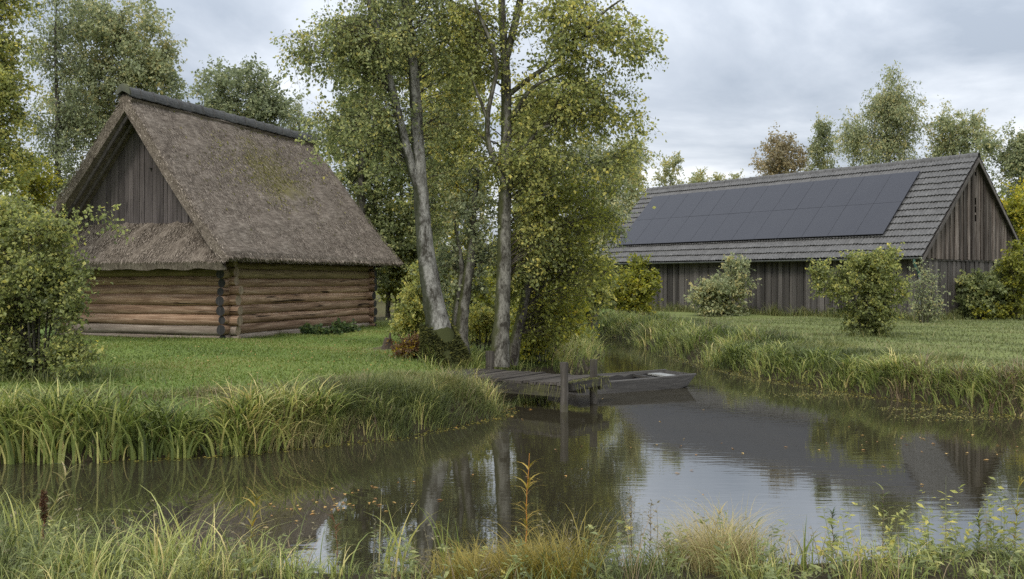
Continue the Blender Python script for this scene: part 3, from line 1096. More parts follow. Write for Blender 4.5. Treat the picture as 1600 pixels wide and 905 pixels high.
y = WYN
i = 0
while y < WYF:
    w = rng.uniform(0.12, 0.24)
    door = 10.0 < y < 12.0
    if door:
        w = rng.uniform(0.26, 0.34)
    hh = BHE + 0.12 + rng.normal(0, 0.01)
    z0 = rng.uniform(-0.06, 0.05)
    dx = rng.normal(0, 0.009) - (0.035 if i % 2 else 0) - (0.03 if door else 0)
    o = obj("wall_board", bmd if door else bm0, None, barn,
            Matrix.Translation((WXL + dx, y + w / 2, z0)) @ Matrix.Rotation(rng.normal(0, 0.004), 4, "X") @ S(0.028, w - 0.012 + (0.03 if i % 2 else 0), hh - z0))
    y += w
    i += 1
# gable: lower run of boards, then the upper run lapping over it
x = WXL
i = 0
while x < WXR:
    w = rng.uniform(0.15, 0.22)
    obj("wall_board", bm0, None, barn, Matrix.Translation((x + w / 2, WYN + rng.normal(0, 0.008) - (0.03 if i % 2 else 0), -0.05)) @ Matrix.Rotation(math.pi / 2, 4, "Z") @ S(0.028, w - 0.01, BHE + 0.0))
    x += w
    i += 1
x = 0.12
i = 0
while x < 2 * BW2 - 0.12:
    w = rng.uniform(0.14, 0.2)
    lim = lambda q: BHE + min(q, 2 * BW2 - q) * math.tan(ANG) - 0.10
    zl, zr2 = lim(x), lim(x + w)
    zb_ = BHE - 0.10 + rng.normal(0, 0.012)
    vent = abs(x + w / 2 - BW2 - 0.02) < w / 2
    dy = -0.07 + rng.normal(0, 0.007) - (0.032 if i % 2 else 0)
    spans = [(zb_, None)] if not vent else [(zb_, 4.0), (4.28, 4.36), (4.62, 4.70), (4.98, 5.9), (6.05, None)]
    for a, b in spans:
        tl = zl if b is None else b
        tr = zr2 if b is None else b
        if max(tl, tr) < a + 0.06:
            continue
        tl, tr = max(tl, a + 0.02), max(tr, a + 0.02)
        g = Geo()
        hw = w / 2 - 0.006
        g.hexa([[-hw, -0.014, 0], [hw, -0.014, 0], [hw, 0.014, 0], [-hw, 0.014, 0], [-hw, -0.014, tl - a], [hw, -0.014, tr - a], [hw, 0.014, tr - a], [-hw, 0.014, tl - a]])
        obj("gable_board", g, M["barn_gable"], barn, Matrix.Translation((x + w / 2, WYN + dy, a)))
    x += w
    i += 1
g = Geo()
g.box((BW2, WYN - 0.045, BHE - 0.13), (2 * BW2 - 0.5, 0.05, 0.06))
obj("weather_strip", g, M["barn_board"], barn)
# bargeboards
for side in (0, 1):
    g = Geo()
    sx = 1 if side == 0 else -1
    x0 = 0 if side == 0 else 2 * BW2
    a, b = np.array([x0, 0, BHE - 0.10]), np.array([BW2, 0, BHA - 0.10])
    t_ = 0.17
    P = []
    for zz in (-t_, 0.0):
        for yv, e in ((-0.035, a), (-0.035, b), (0.0, b), (0.0, a)):
            P.append([e[0], yv, e[2] + zz])
    g.hexa(P)
    obj("bargeboard", g, M["barn_door"], barn)
    # soffit boards under the verge
    g = Geo()
    P = []
    for zz in (-0.05, -0.02):
        for yv, e in ((0.002, a), (0.002, b), (WYN - 0.1, b), (WYN - 0.1, a)):
            P.append([e[0], yv, e[2] + zz])
    g.hexa(P)
    obj("soffit", g, M["barn_board"], barn)

# roof planes under the tiles
g = Geo()
for sx in (1, -1):
    x0 = 0.0 if sx > 0 else 2 * BW2
    V = [[x0, 0.0, BHE - 0.05], [BW2, 0.0, BHA - 0.05], [BW2, BLN, BHA - 0.05], [x0, BLN, BHE - 0.05]]
    V2 = [[a, b, c - 0.05] for a, b, c in V]
    g.add(V + V2, [[0, 3, 2, 1], [4, 5, 6, 7], [0, 1, 5, 4], [2, 3, 7, 6], [0, 4, 7, 3]] if sx > 0 else [[0, 1, 2, 3], [7, 6, 5, 4], [0, 4, 5, 1], [2, 6, 7, 3], [0, 3, 7, 4]])
obj("roof_deck", g, M["dark"], barn)

# interlocking tiles
TWD, ROWS = 0.305, 15
TLN = SL / ROWS
NCOL = int(round(BLN / TWD))
TWD = BLN / NCOL


def tile_geo():
    """tile in its own frame: x across (0..TWD), y up the slope (0..TLN+lap), z out"""
    k = 12
    one = [0.004, 0.022, 0.034, 0.034, 0.022, 0.004]
    prof = one + one + [0.004]
    V = []
    L = TLN + 0.05
    for yv, lift in ((0, 0.062), (L, 0.0)):
        for i in range(k + 1):
            V.append([TWD * 1.02 * i / k, yv, prof[i] + lift])
    for i in range(k + 1):
        V.append([TWD * 1.02 * i / k, 0.0, prof[i] + 0.062 - 0.046])
    for i in range(k + 1):
        V.append([TWD * 1.02 * i / k, 0.1, prof[i] + 0.0])
    Q = []
    for i in range(k):
        Q.append([i, i + 1, k + 1 + i + 1, k + 1 + i])
        Q.append([2 * (k + 1) + i, 2 * (k + 1) + i + 1, i + 1, i])
        Q.append([3 * (k + 1) + i, 3 * (k + 1) + i + 1, 2 * (k + 1) + i + 1, 2 * (k + 1) + i])
    return np.array(V), np.array(Q)


tV, tQ = tile_geo()


def tile_matrix(side, row, col):
    if side == 0:
        # across runs towards -y (local) so that the frame is right-handed: x->-y, y->up slope, z->outward normal
        ex = Vector((0, -1, 0))
        ey = Vector((math.cos(ANG), 0, math.sin(ANG)))
        o_ = Vector((0, (col + 1) * TWD, BHE)) + ey * (row * TLN - 0.06)
    else:
        ex = Vector((0, 1, 0))
        ey = Vector((-math.cos(ANG), 0, math.sin(ANG)))
        o_ = Vector((2 * BW2, col * TWD, BHE)) + ey * (row * TLN - 0.06)
    ez = ex.cross(ey)
    m = Matrix((ex, ey, ez)).transposed().to_4x4()
    m.translation = o_
    return m


PY0, PY1, PS0, PS1 = 2.12, 17.9, 1.18, 5.10
cells = [(r_, c_) for r_ in range(ROWS) for c_ in range(NCOL)]


def covered(r_, c_):
    s0, s1 = r_ * TLN, (r_ + 1) * TLN
    y0, y1 = c_ * TWD, (c_ + 1) * TWD
    return s0 > PS0 + 0.1 and s1 < PS1 - 0.1 and y0 > PY0 + 0.1 and y1 < PY1 - 0.1


vis = [c for c in cells if not covered(*c)]
vis.sort(key=lambda q: q[1] * TWD)
tg = Geo()
tg.add(tV, tQ)
tme = tg.mesh("roof_tile")
tme.materials.append(M["tile"])
single = vis[:300]
for r_, c_ in single:
    mtx = tile_matrix(0, r_, c_) @ Matrix.Rotation(rng.normal(0, 0.012), 4, "Z") @ Matrix.Translation((0, rng.normal(0, 0.006), rng.normal(0.002, 0.004)))
    obj("roof_tile", tme, None, barn, mtx)
g = Geo()
ss = set(single)
for r_, c_ in cells:
    if (r_, c_) in ss or covered(r_, c_):
        continue
    mtx = np.array(tile_matrix(0, r_, c_) @ Matrix.Translation((0, rng.normal(0, 0.006), rng.normal(0.002, 0.004))))
    g.add(tV @ mtx[:3, :3].T + mtx[:3, 3], tQ, a=rng.uniform())
tag(obj("roof_tiling", g, M["tile_joined"], barn), kind="stuff")
g = Geo()
for r_ in range(ROWS):
    for c_ in range(NCOL):
        mtx = np.array(tile_matrix(1, r_, c_))
        g.add(tV @ mtx[:3, :3].T + mtx[:3, 3], tQ, a=rng.uniform())
tag(obj("roof_tiling", g, M["tile_joined"], barn), kind="stuff")
# ridge tiles
brt = ridge_tile_mesh(0.42, 0.115, 0.09)
brt.materials.append(M["tile"])
n = int(BLN / 0.4)
for i in range(n):
    obj("ridge_tile", brt, None, barn, Matrix.Translation((BW2 + rng.normal(0, 0.006), BLN * i / n - 0.02, BHA + 0.0 - 0.02 * math.sin(math.pi * i / n) + rng.normal(0, 0.005))))

# solar panels, two rows of twelve
pw, phh = (PY1 - PY0) / 12, (PS1 - PS0) / 2
pg = Geo()
pg.box((0, 0, 0), (pw - 0.006, phh - 0.006, 0.035))
pme = pg.mesh("solar_panel")
pme.materials.append(M["panel_frame"])
cg = Geo()
cg.box((0, 0, 0.0195), (pw - 0.014, phh - 0.014, 0.004))
cme = cg.mesh("glass")
cme.materials.append(M["panel"])
ex = Vector((0, -1, 0))
ey = Vector((math.cos(ANG), 0, math.sin(ANG)))
ez = ex.cross(ey)
PR = Matrix((ex, ey, ez)).transposed().to_4x4()
for r_ in range(2):
    for c_ in range(12):
        p = Vector((0, PY0 + (c_ + 0.5) * pw, BHE)) + ey * (PS0 + (r_ + 0.5) * phh) + ez * 0.155
        m = PR.copy()
        m.translation = p
        o = obj("solar_panel", pme, None, barn, m @ Matrix.Rotation(rng.normal(0, 0.0012), 4, "X") @ Matrix.Rotation(rng.normal(0, 0.0012), 4, "Y"))
        obj("glass", cme, None, o)
for r_ in (0.25, 0.75, 1.25, 1.75):
    g = Geo()
    c0 = Vector((0, PY0 + 0.02, BHE)) + ey * (PS0 + r_ * phh) + ez * 0.11
    c1 = Vector((0, PY1 - 0.02, BHE)) + ey * (PS0 + r_ * phh) + ez * 0.11
    g.tube([c0, c1], 0.025, 4)
    obj("mounting_rail", g, M["panel_frame"], barn)
# gutter and downpipe
g = Geo()
k = 8
V = []
for yv in (-0.02, BLN):
    for i in range(k + 1):
        a = math.pi * i / k
        V.append([-0.085 - 0.075 * math.cos(a), yv, BHE - 0.055 - 0.075 * math.sin(a)])
for yv in (-0.02, BLN):
    for i in range(k + 1):
        a = math.pi * i / k
        V.append([-0.085 - 0.068 * math.cos(a), yv, BHE - 0.055 - 0.068 * math.sin(a)])
w_ = k + 1
g.add(V, [[i, w_ + i, w_ + i + 1, i + 1] for i in range(k)] + [[2 * w_ + i, 2 * w_ + i + 1, 3 * w_ + i + 1, 3 * w_ + i] for i in range(k)])
obj("gutter", g, M["zinc"], barn)
g = Geo()
g.tube([[-0.085, 0.28, BHE - 0.10], [-0.085, 0.28, BHE - 0.24], [0.0, 0.28, BHE - 0.42], [0.22, 0.28, BHE - 0.62], [0.28, 0.28, BHE - 0.8]], 0.05, 8)
obj("downpipe_elbow", g, M["verdigris"], barn)
g = Geo()
g.tube([[0.28, 0.28, BHE - 0.78], [0.28, 0.28, 0.05]], 0.045, 8)
obj("downpipe", g, M["zinc"], barn)

# ------------------------------------------------------------------ jetty
JZ = 0.455
jd = np.array([0.83, -0.56, 0])
jd = jd / np.linalg.norm(jd)
jw = np.array([-jd[1], jd[0], 0])
JA = np.array([0.90, 16.12, 0])            # near right corner
JW, JL = 1.38, 3.1
jet = empty("wooden_jetty", tuple(JA), math.atan2(jd[1], jd[0]))
tag(jet, "weathered plank jetty with mossy edge reaching from the grassy bank over the stream", "jetty")
# local: x from -JL..0 along jd, y 0..JW across
x = -JL
i = 0
while x < -0.02:
    w = rng.uniform(0.12, 0.17)
    if x + w > 0:
        w = -x
    if w < 0.05:
        break
    g = Geo()
    g.box((0, 0, 0), (JW + rng.normal(0, 0.03), w - 0.014, 0.05))
    g2 = obj("plank", g, M["jetty_wood"], jet,
             Matrix.Translation((x + w / 2, JW / 2 + rng.normal(0, 0.02), JZ - 0.025 + rng.normal(0, 0.006))) @ Matrix.Rotation(math.pi / 2 + rng.normal(0, 0.008), 4, "Z") @ Matrix.Rotation(rng.normal(0, 0.01), 4, "X"))
    x += w
for yv in (0.03, JW - 0.05, JW / 2):
    g = Geo()
    g.box((0, 0, 0), (JL - 0.05, 0.10, 0.18))
    obj("beam", g, M["jetty_beam"], jet, Matrix.Translation((-JL / 2 - 0.02, yv, JZ - 0.142 - (0.0 if yv != 0.03 else 0.002))))
g = Geo()
g.box((0, 0, 0), (JW - 0.1, 0.10, 0.13))
obj("beam", g, M["jetty_beam"], jet, Matrix.Translation((0.055, JW / 2 + 0.02, JZ - 0.06)) @ Matrix.Rotation(math.pi / 2, 4, "Z"))


def post(x, y, z0, z1, r):
    g = Geo()
    zs = np.linspace(z0, z1, 7)
    P = np.stack([rng.normal(0, 0.004, 7), rng.normal(0, 0.004, 7), zs], -1)
    g.tube(P, r * (1 + rng.normal(0, 0.03, 7)), 9, rough=0.04)
    return obj("post", g, M["jetty_post"], jet, Matrix.Translation((x, y, 0)))


inv = np.linalg.inv(np.column_stack([jd[:2], jw[:2]]))
for (wx_, wy_, zt_, r_) in ((0.875, 15.98, 0.82, 0.068), (1.45, 17.05, 0.78, 0.068), (-0.44, 18.75, 0.80, 0.085), (-0.55, 17.05, 0.37, 0.06)):
    l = inv @ (np.array([wx_, wy_]) - JA[:2])
    post(l[0], l[1], -0.7, zt_, r_)
# hanging moss and trailing grass along the wet edge
g = Geo()
n = 16
xs = -np.abs(rng.normal(0, 0.6, n))
xs = np.clip(xs, -1.7, 0)
B = np.stack([xs, np.full(n, -0.025) + rng.normal(0, 0.012, n), JZ - rng.uniform(0.0, 0.16, n)], -1)
g.blades(B, rng.uniform(-2.6, -0.5, n), -rng.uniform(0.03, 0.16, n), 0.02, 0.03, rng.uniform(0.004, 0.010, n), rng.uniform(0, 1, n), 3)
n = 40
B = np.stack([np.full(n, 0.11) + rng.normal(0, 0.012, n), rng.uniform(0.05, JW, n), JZ + 0.005 - rng.uniform(0, 0.12, n)], -1)
g.blades(B, rng.uniform(-1.0, 1.0, n), -rng.uniform(0.03, 0.2, n), 0.02, 0.05, rng.uniform(0.004, 0.012, n), rng.uniform(0.2, 1, n), 3)
n = 500
B = np.stack([rng.uniform(-0.12, 0.1, n), rng.uniform(0, JW, n), np.full(n, JZ + 0.002)], -1)
g.blades(B, rng.uniform(0, 6.28, n), rng.uniform(0.008, 0.025, n), 0.02, 0.02, 0.014, rng.uniform(0, 1, n), 2)
n = 16
B = np.stack([np.clip(-np.abs(rng.normal(0, 0.5, n)), -1.4, 0), np.full(n, -0.03), np.full(n, JZ - 0.02)], -1)
g.blades(B, rng.uniform(-2.3, -0.8, n), -rng.uniform(0.15, 0.34, n), 0.05, 0.10, 0.006, rng.uniform(0.4, 1, n), 4)
tag(obj("moss_fringe", g, M["moss_bright"], jet), kind="stuff")

# ------------------------------------------------------------------ punt
bdx = np.array([0.89, 0.455])
boat = empty("punt_boat", (1.27, 18.14, 0.0), math.atan2(bdx[1], bdx[0]))
tag(boat, "small grey wooden punt with flat ends moored at the jetty", "boat")
BLg, BWg = 2.82, 1.24          # local x 0..BLg, y 0..BWg
ZF = -0.06


def plank_quad(g, a, b, c, d, t):
    """solid sheet a-b-c-d (outer face) of thickness t inward"""
    a, b, c, d = map(np.array, (a, b, c, d))
    nn = unit(np.cross(b - a, d - a))
    g.hexa([a, b, b - nn * t, a - nn * t, d, c, c - nn * t, d - nn * t])


zs0, zs1 = 0.215, 0.265           # gunwale heights stern / bow
fl = 0.10                       # side flare
for side in (0, 1):
    g = Geo()
    nst = 7
    for i in range(nst):
        x0, x1 = BLg * i / nst, BLg * (i + 1) / nst
        def yy_(x, top):
            b = (fl if not top else 0.0)
            pin = 0.10 * (x / BLg) ** 2
            return (b + pin) if side == 0 else (BWg - b - pin)
        def zb(x):
            f = max(0, (x / BLg - 0.72) / 0.28)
            return ZF + 0.10 * f ** 2
        def zt_(x):
            return zs0 + (zs1 - zs0) * (x / BLg) ** 1.5
        e = 0.16 * (x1 / BLg if i == nst - 1 else 0)
        A = [x0, yy_(x0, False), zb(x0)]
        B = [x1 - (0.14 if i == nst - 1 else 0), yy_(x1, False), zb(x1)]
        C = [x1, yy_(x1, True), zt_(x1)]
        Dd = [x0, yy_(x0, True), zt_(x0)]
        if side == 0:
            plank_quad(g, A, B, C, Dd, 0.028)
        else:
            plank_quad(g, B, A, Dd, C, 0.028)
    obj("side_board", g, M["boat_hull"], boat)
    g = Geo()
    P = np.array([[x, (0.10 * (x / BLg) ** 2) if side == 0 else BWg - 0.10 * (x / BLg) ** 2, zs0 + (zs1 - zs0) * (x / BLg) ** 1.5 + 0.008] for x in np.linspace(-0.01, BLg + 0.01, 9)])
    P[:, 1] += 0.012 if side == 0 else -0.012
    g.tube(P, 0.022, 5)
    obj("gunwale", g, M["boat_hull"], boat)
g = Geo()
g.hexa([[0.03, fl, ZF - 0.02], [BLg - 0.3, fl + 0.08, ZF - 0.02], [BLg - 0.3, BWg - fl - 0.08, ZF - 0.02], [0.03, BWg - fl, ZF - 0.02],
        [0.03, fl, ZF + 0.01], [BLg - 0.3, fl + 0.08, ZF + 0.01], [BLg - 0.3, BWg - fl - 0.08, ZF + 0.01], [0.03, BWg - fl, ZF + 0.01]])
g.hexa([[BLg - 0.3, fl + 0.08, ZF - 0.02], [BLg - 0.13, fl + 0.1, ZF + 0.08], [BLg - 0.13, BWg - fl - 0.1, ZF + 0.08], [BLg - 0.3, BWg - fl - 0.08, ZF - 0.02],
        [BLg - 0.3, fl + 0.08, ZF + 0.01], [BLg - 0.13, fl + 0.1, ZF + 0.11], [BLg - 0.13, BWg - fl - 0.1, ZF + 0.11], [BLg - 0.3, BWg - fl - 0.08, ZF + 0.01]])
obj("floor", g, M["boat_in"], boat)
g = Geo()
plank_quad(g, [BLg - 0.14, 0.20, 0.03], [BLg - 0.14, BWg - 0.20, 0.03], [BLg + 0.0, BWg - 0.10, zs1], [BLg + 0.0, 0.10, zs1], 0.03)
obj("bow_board", g, M["boat_hull"], boat)
g = Geo()
plank_quad(g, [0.02, BWg - fl, ZF], [0.02, fl, ZF], [0.0, 0.0, zs0], [0.0, BWg, zs0], 0.03)
obj("stern_board", g, M["boat_hull"], boat)
for side in (0, 1):
    g = Geo()
    for i in range(6):
        x0, x1 = 0.04 + (BLg - 0.2) * i / 6, 0.04 + (BLg - 0.2) * (i + 1) / 6
        V = []
        for x_ in (x0, x1):
            pin = 0.10 * (x_ / BLg) ** 2
            for b_, z_ in ((fl + pin + 0.036, ZF + 0.10 * max(0, (x_ / BLg - 0.72) / 0.28) ** 2), (pin + 0.036, zs0 + (zs1 - zs0) * (x_ / BLg) ** 1.5 - 0.02)):
                V.append([x_, b_ if side == 0 else BWg - b_, z_])
        g.add(V, [[0, 1, 3, 2]])
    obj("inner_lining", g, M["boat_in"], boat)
g = Geo()
g.box((0, 0, 0), (0.50, BWg - 0.12, 0.03))
obj("seat", g, M["boat_seat"], boat, Matrix.Translation((0.62, BWg / 2, zs0 - 0.012)))
g = Geo()
g.box((0, 0, 0), (0.30, BWg - 0.36, 0.03))
obj("fore_deck", g, M["boat_seat"], boat, Matrix.Translation((BLg - 0.36, BWg / 2, zs1 - 0.045)))
g = Geo()
g.box((0, 0, 0), (0.06, BWg - 0.18, 0.05))
obj("thwart", g, M["boat_hull"], boat, Matrix.Translation((BLg - 0.78, BWg / 2, zs0 - 0.02)))


# ------------------------------------------------------------------ trees and shrubs
def bez(a, b, c, n):
    t = np.linspace(0, 1, n)[:, None]
    return (1 - t) ** 2 * a + 2 * t * (1 - t) * b + t ** 2 * c


def grow(stems, blobs, n_targets, leaf_l, leaf_w, n_twig, n_leaf, twig_len, droop=0.0, thin=0.02, hollow=0.0, tint_mu=0.4, tint_sd=0.22,
         min_r=0.006, spread=1.0, k_branch=4, upw=0.35, bare=0.0, sub=3, tint_hi=0.0):
    """stems: list of (points, radii). blobs: (centre, radii, weight).
    Branches run from the nearest stem point to targets spread through the blobs; twigs and leaves fill their ends."""
    trunk, wood, leaf = Geo(), Geo(), Geo()
    node_p, node_r = [], []
    for P, r in stems:
        P = np.asarray(P, float)
        # resample smoothly
        tt = np.linspace(0, len(P) - 1, max(len(P) * 4, 10))
        idx = np.arange(len(P))
        Q = np.stack([np.interp(tt, idx, P[:, k]) for k in range(3)], -1)
        for _ in range(2):
            Q[1:-1] = 0.25 * Q[:-2] + 0.5 * Q[1:-1] + 0.25 * Q[2:]
        rr = np.interp(tt, idx, np.asarray(r, float))
        big = rr.max() > 0.07
        trunk.tube(Q, rr, 14 if big else 7, rough=0.035 if big else 0.03)
        node_p.extend(Q[len(Q) // 6:])
        node_r.extend(rr[len(Q) // 6:])
    wts = np.array([b[2] for b in blobs], float)
    wts /= wts.sum()
    tg = []
    gap = 5.2 / max(0.8, float(np.mean([max(b[1]) for b in blobs])))
    ph = rng.uniform(0, 6.28, 3)
    while len(tg) < n_targets:
        c, rad, _w = blobs[rng.choice(len(blobs), p=wts)]
        v = unit(rng.normal(0, 1, 3))
        rr = rng.uniform(hollow, 1) ** 0.45
        if rng.uniform() < 0.07:
            rr *= rng.uniform(1.05, 1.4)
        q = np.asarray(c) + v * rr * np.asarray(rad)
        f = math.sin(q[0] * gap + ph[0] + math.sin(q[2] * gap)) + math.sin(q[2] * gap * 1.2 + ph[1] + math.sin(q[0] * gap * 0.8)) + 0.6 * math.sin(q[1] * gap + ph[2])
        if f < -0.15 and rng.uniform() < 0.75:
            continue
        tg.append(q)
    tg = np.array(tg)
    base = np.array(node_p)
    d0 = np.array([np.min(np.linalg.norm(base - t, axis=1)) for t in tg])
    order = np.argsort(d0)
    node_p = list(node_p)
    node_r = list(node_r)
    NP = np.zeros((len(node_p) + n_targets * 4, 3))
    NRr = np.zeros(len(NP))
    NP[:len(node_p)] = node_p
    NRr[:len(node_p)] = node_r
    cnt = len(node_p)
    LP, LD, LT = [], [], []
    for ti in order:
        p = tg[ti]
        dv = NP[:cnt] - p
        hd = np.hypot(dv[:, 0], dv[:, 1])
        dist = np.linalg.norm(dv, axis=1)
        cost = dist + 0.9 * np.maximum(0, dv[:, 2] + upw * hd) + 0.02 / (NRr[:cnt] + 0.01)
        j = int(np.argmin(cost))
        a = NP[j].copy()
        L = np.linalg.norm(p - a)
        r0 = min(NRr[j] * 0.62, max(min_r, thin * 0.35 * L + min_r * 0.5))
        up = np.array([0, 0, 1.0])
        mid = a + (p - a) * 0.5 + up * L * (0.16 if droop <= 0 else 0.26) * (1 if droop < 0.8 else 1.2) + rng.normal(0, 0.07, 3) * L
        C = bez(a, mid, p, 6)
        C[1:-1] += rng.normal(0, 0.022, (4, 3)) * L
        r = np.linspace(r0, min_r * 0.45, 6)
        wood.tube(C, r, k_branch, cap=False)
        m = 4
        NP[cnt:cnt + m] = C[2:]
        NRr[cnt:cnt + m] = r[2:]
        cnt += m
        cl_t = np.clip(rng.normal(tint_mu, tint_sd * 0.7) + tint_hi * (p[2] - tg[:, 2].mean()) / (np.ptp(tg[:, 2]) + 1e-3), 0, 1)
        if rng.uniform() < bare:
            nt_ = max(1, n_twig // 3)
        else:
            nt_ = n_twig
        for _ in range(nt_):
            f = rng.uniform(0.45, 1.0)
            q = C[min(5, int(round(f * 5)))]
            dirn = unit(unit(p - a) * 0.5 + rng.normal(0, 0.75, 3) * spread + np.array([0, 0, 0.15 - droop]))
            tl = twig_len * rng.uniform(0.6, 1.3)
            e = q + dirn * tl + np.array([0, 0, -droop * tl * 0.5])
            tw = bez(q, q + dirn * tl * 0.5 + np.array([0, 0, 0.08 * tl]), e, 3)
            wood.tube(tw, [min_r * 0.55, min_r * 0.4, min_r * 0.25], 3, cap=False)
            nl = max(2, int(n_leaf * rng.uniform(0.6, 1.4)))
            t = rng.uniform(0.1, 1.05, nl)[:, None]
            pp = (1 - t) ** 2 * tw[0] + 2 * t * (1 - t) * (q + dirn * tl * 0.5) + t ** 2 * tw[2]
            LP.append(pp + rng.normal(0, twig_len * 0.10, (nl, 3)))
            LD.append(unit(dirn * 0.5 + rng.normal(0, 0.8, (nl, 3)) + np.array([0, 0, -0.25 - droop * 0.8])))
            LT.append(np.clip(cl_t + rng.normal(0, tint_sd, nl), 0, 1))
    LP, LD, LT = np.concatenate(LP), np.concatenate(LD), np.concatenate(LT)
    n = len(LP)
    NN = unit(rng.normal(0, 0.9, (n, 3)) + np.array([0, -0.2, 0.7]))
    sz = rng.uniform(0.5, 1.4, n)
    leaf.leaves(LP, LD, NN, leaf_l * sz, leaf_w * sz, LT)
    return trunk, wood, leaf


def plant(name, label, cat, base, stems, blobs, n_targets, mats, group=None, **kw):
    """tree or shrub as an Empty with trunk, branches and crown"""
    base = np.asarray(base, float)
    st = [(np.asarray(P, float) - base, r) for P, r in stems]
    bl = [(np.asarray(c, float) - base, rad, w) for c, rad, w in blobs]
    t, w, l = grow(st, bl, n_targets, **kw)
    o = empty(name, tuple(base))
    tag(o, label, cat, group)
    obj("trunk" if cat == "tree" else "stems", t.mesh("trunk", True), mats[0], o)
    obj("branches", w.mesh("branches", True), mats[1], o)
    obj("crown" if cat == "tree" else "foliage", l, mats[2], o)
    return o


def blob(px, py, rx, ry, d, rd=None, w=1.0):
    """ellipsoid given by its photo centre and radii in photo pixels at distance d"""
    s = d / 1500
    return (at(px, py, d), (rx * s, rd if rd else 0.5 * (rx + ry) * s, ry * s), w)


def stem(pts, d, widths, lean=0.0):
    """trunk through photo points at about distance d, widths in photo pixels"""
    n = len(pts)
    return (np.array([at(x, y, d + lean * i / n) for i, (x, y) in enumerate(pts)]), [w_ * d / 1500 / 2 for w_ in widths])


# --- the four trees beside the jetty
D1 = 18.9
plant("birch_tree", "pale lichen-barked birch with mossy foot left of the jetty, forked high up", "tree", at(690, 562, D1),
      [stem([(693, 572), (691, 545), (684, 505), (676, 465), (668, 415), (661, 350), (657, 295), (653, 230), (649, 150), (644, 75), (634, 15), (628, -80), (622, -190)], D1,
            [56, 47, 38, 32, 28, 25, 23, 20, 18, 15, 13, 10, 5]),
       stem([(655, 300), (643, 262), (630, 212), (610, 131), (596, 67), (580, 14), (560, -60), (545, -130)], D1, [15, 15, 14, 12, 11, 10, 7, 3], lean=-0.8)],
      [blob(600, -90, 150, 90, D1, 1.6, 1.0), blob(530, 70, 66, 60, D1 - 0.5, 0.9, 0.85), blob(475, 75, 26, 42, D1 - 0.6, 0.4, 0.13), blob(515, 190, 26, 60, D1 - 0.2, 0.5, 0.16), blob(600, 60, 90, 80, D1, 1.4, 0.9), blob(590, 190, 62, 70, D1, 1.0, 0.55),
       blob(700, 40, 70, 90, D1, 1.2, 0.7), blob(690, 300, 30, 80, D1 + 0.9, 0.6, 0.3), blob(700, 200, 50, 80, D1 + 0.4, 0.9, 0.35)],
      340, [M["bark_white"], M["twig"], M["leaf_green"]], leaf_l=0.068, leaf_w=0.048, n_twig=7, n_leaf=13, twig_len=0.52, droop=0.45, tint_mu=0.45, tint_hi=0.1, group="trees beside the jetty")
D2 = 19.4
plant("alder_tree", "slender grey double-stemmed tree between the pale birch and the tall forked tree", "tree", at(722, 563, D2),
      [stem([(723, 572), (721, 530), (722, 500), (728, 454), (735, 407), (738, 359), (740, 320), (746, 270), (758, 246)], D2, [26, 22, 19, 17, 15, 12, 10, 8, 4]),
       stem([(716, 570), (711, 505), (717, 454), (722, 425), (716, 380), (708, 330)], D2 + 0.1, [18, 14, 12, 10, 7, 3])],
      [blob(725, 330, 55, 90, D2, 0.9, 1), blob(700, 420, 40, 60, D2 + 0.5, 0.8, 0.45), blob(760, 400, 40, 70, D2 + 0.4, 0.8, 0.5)],
      95, [M["bark_mid"], M["twig"], M["leaf_grey"]], leaf_l=0.07, leaf_w=0.05, n_twig=5, n_leaf=11, twig_len=0.38, droop=0.15, tint_mu=0.5, group="trees beside the jetty")
D3 = 18.9
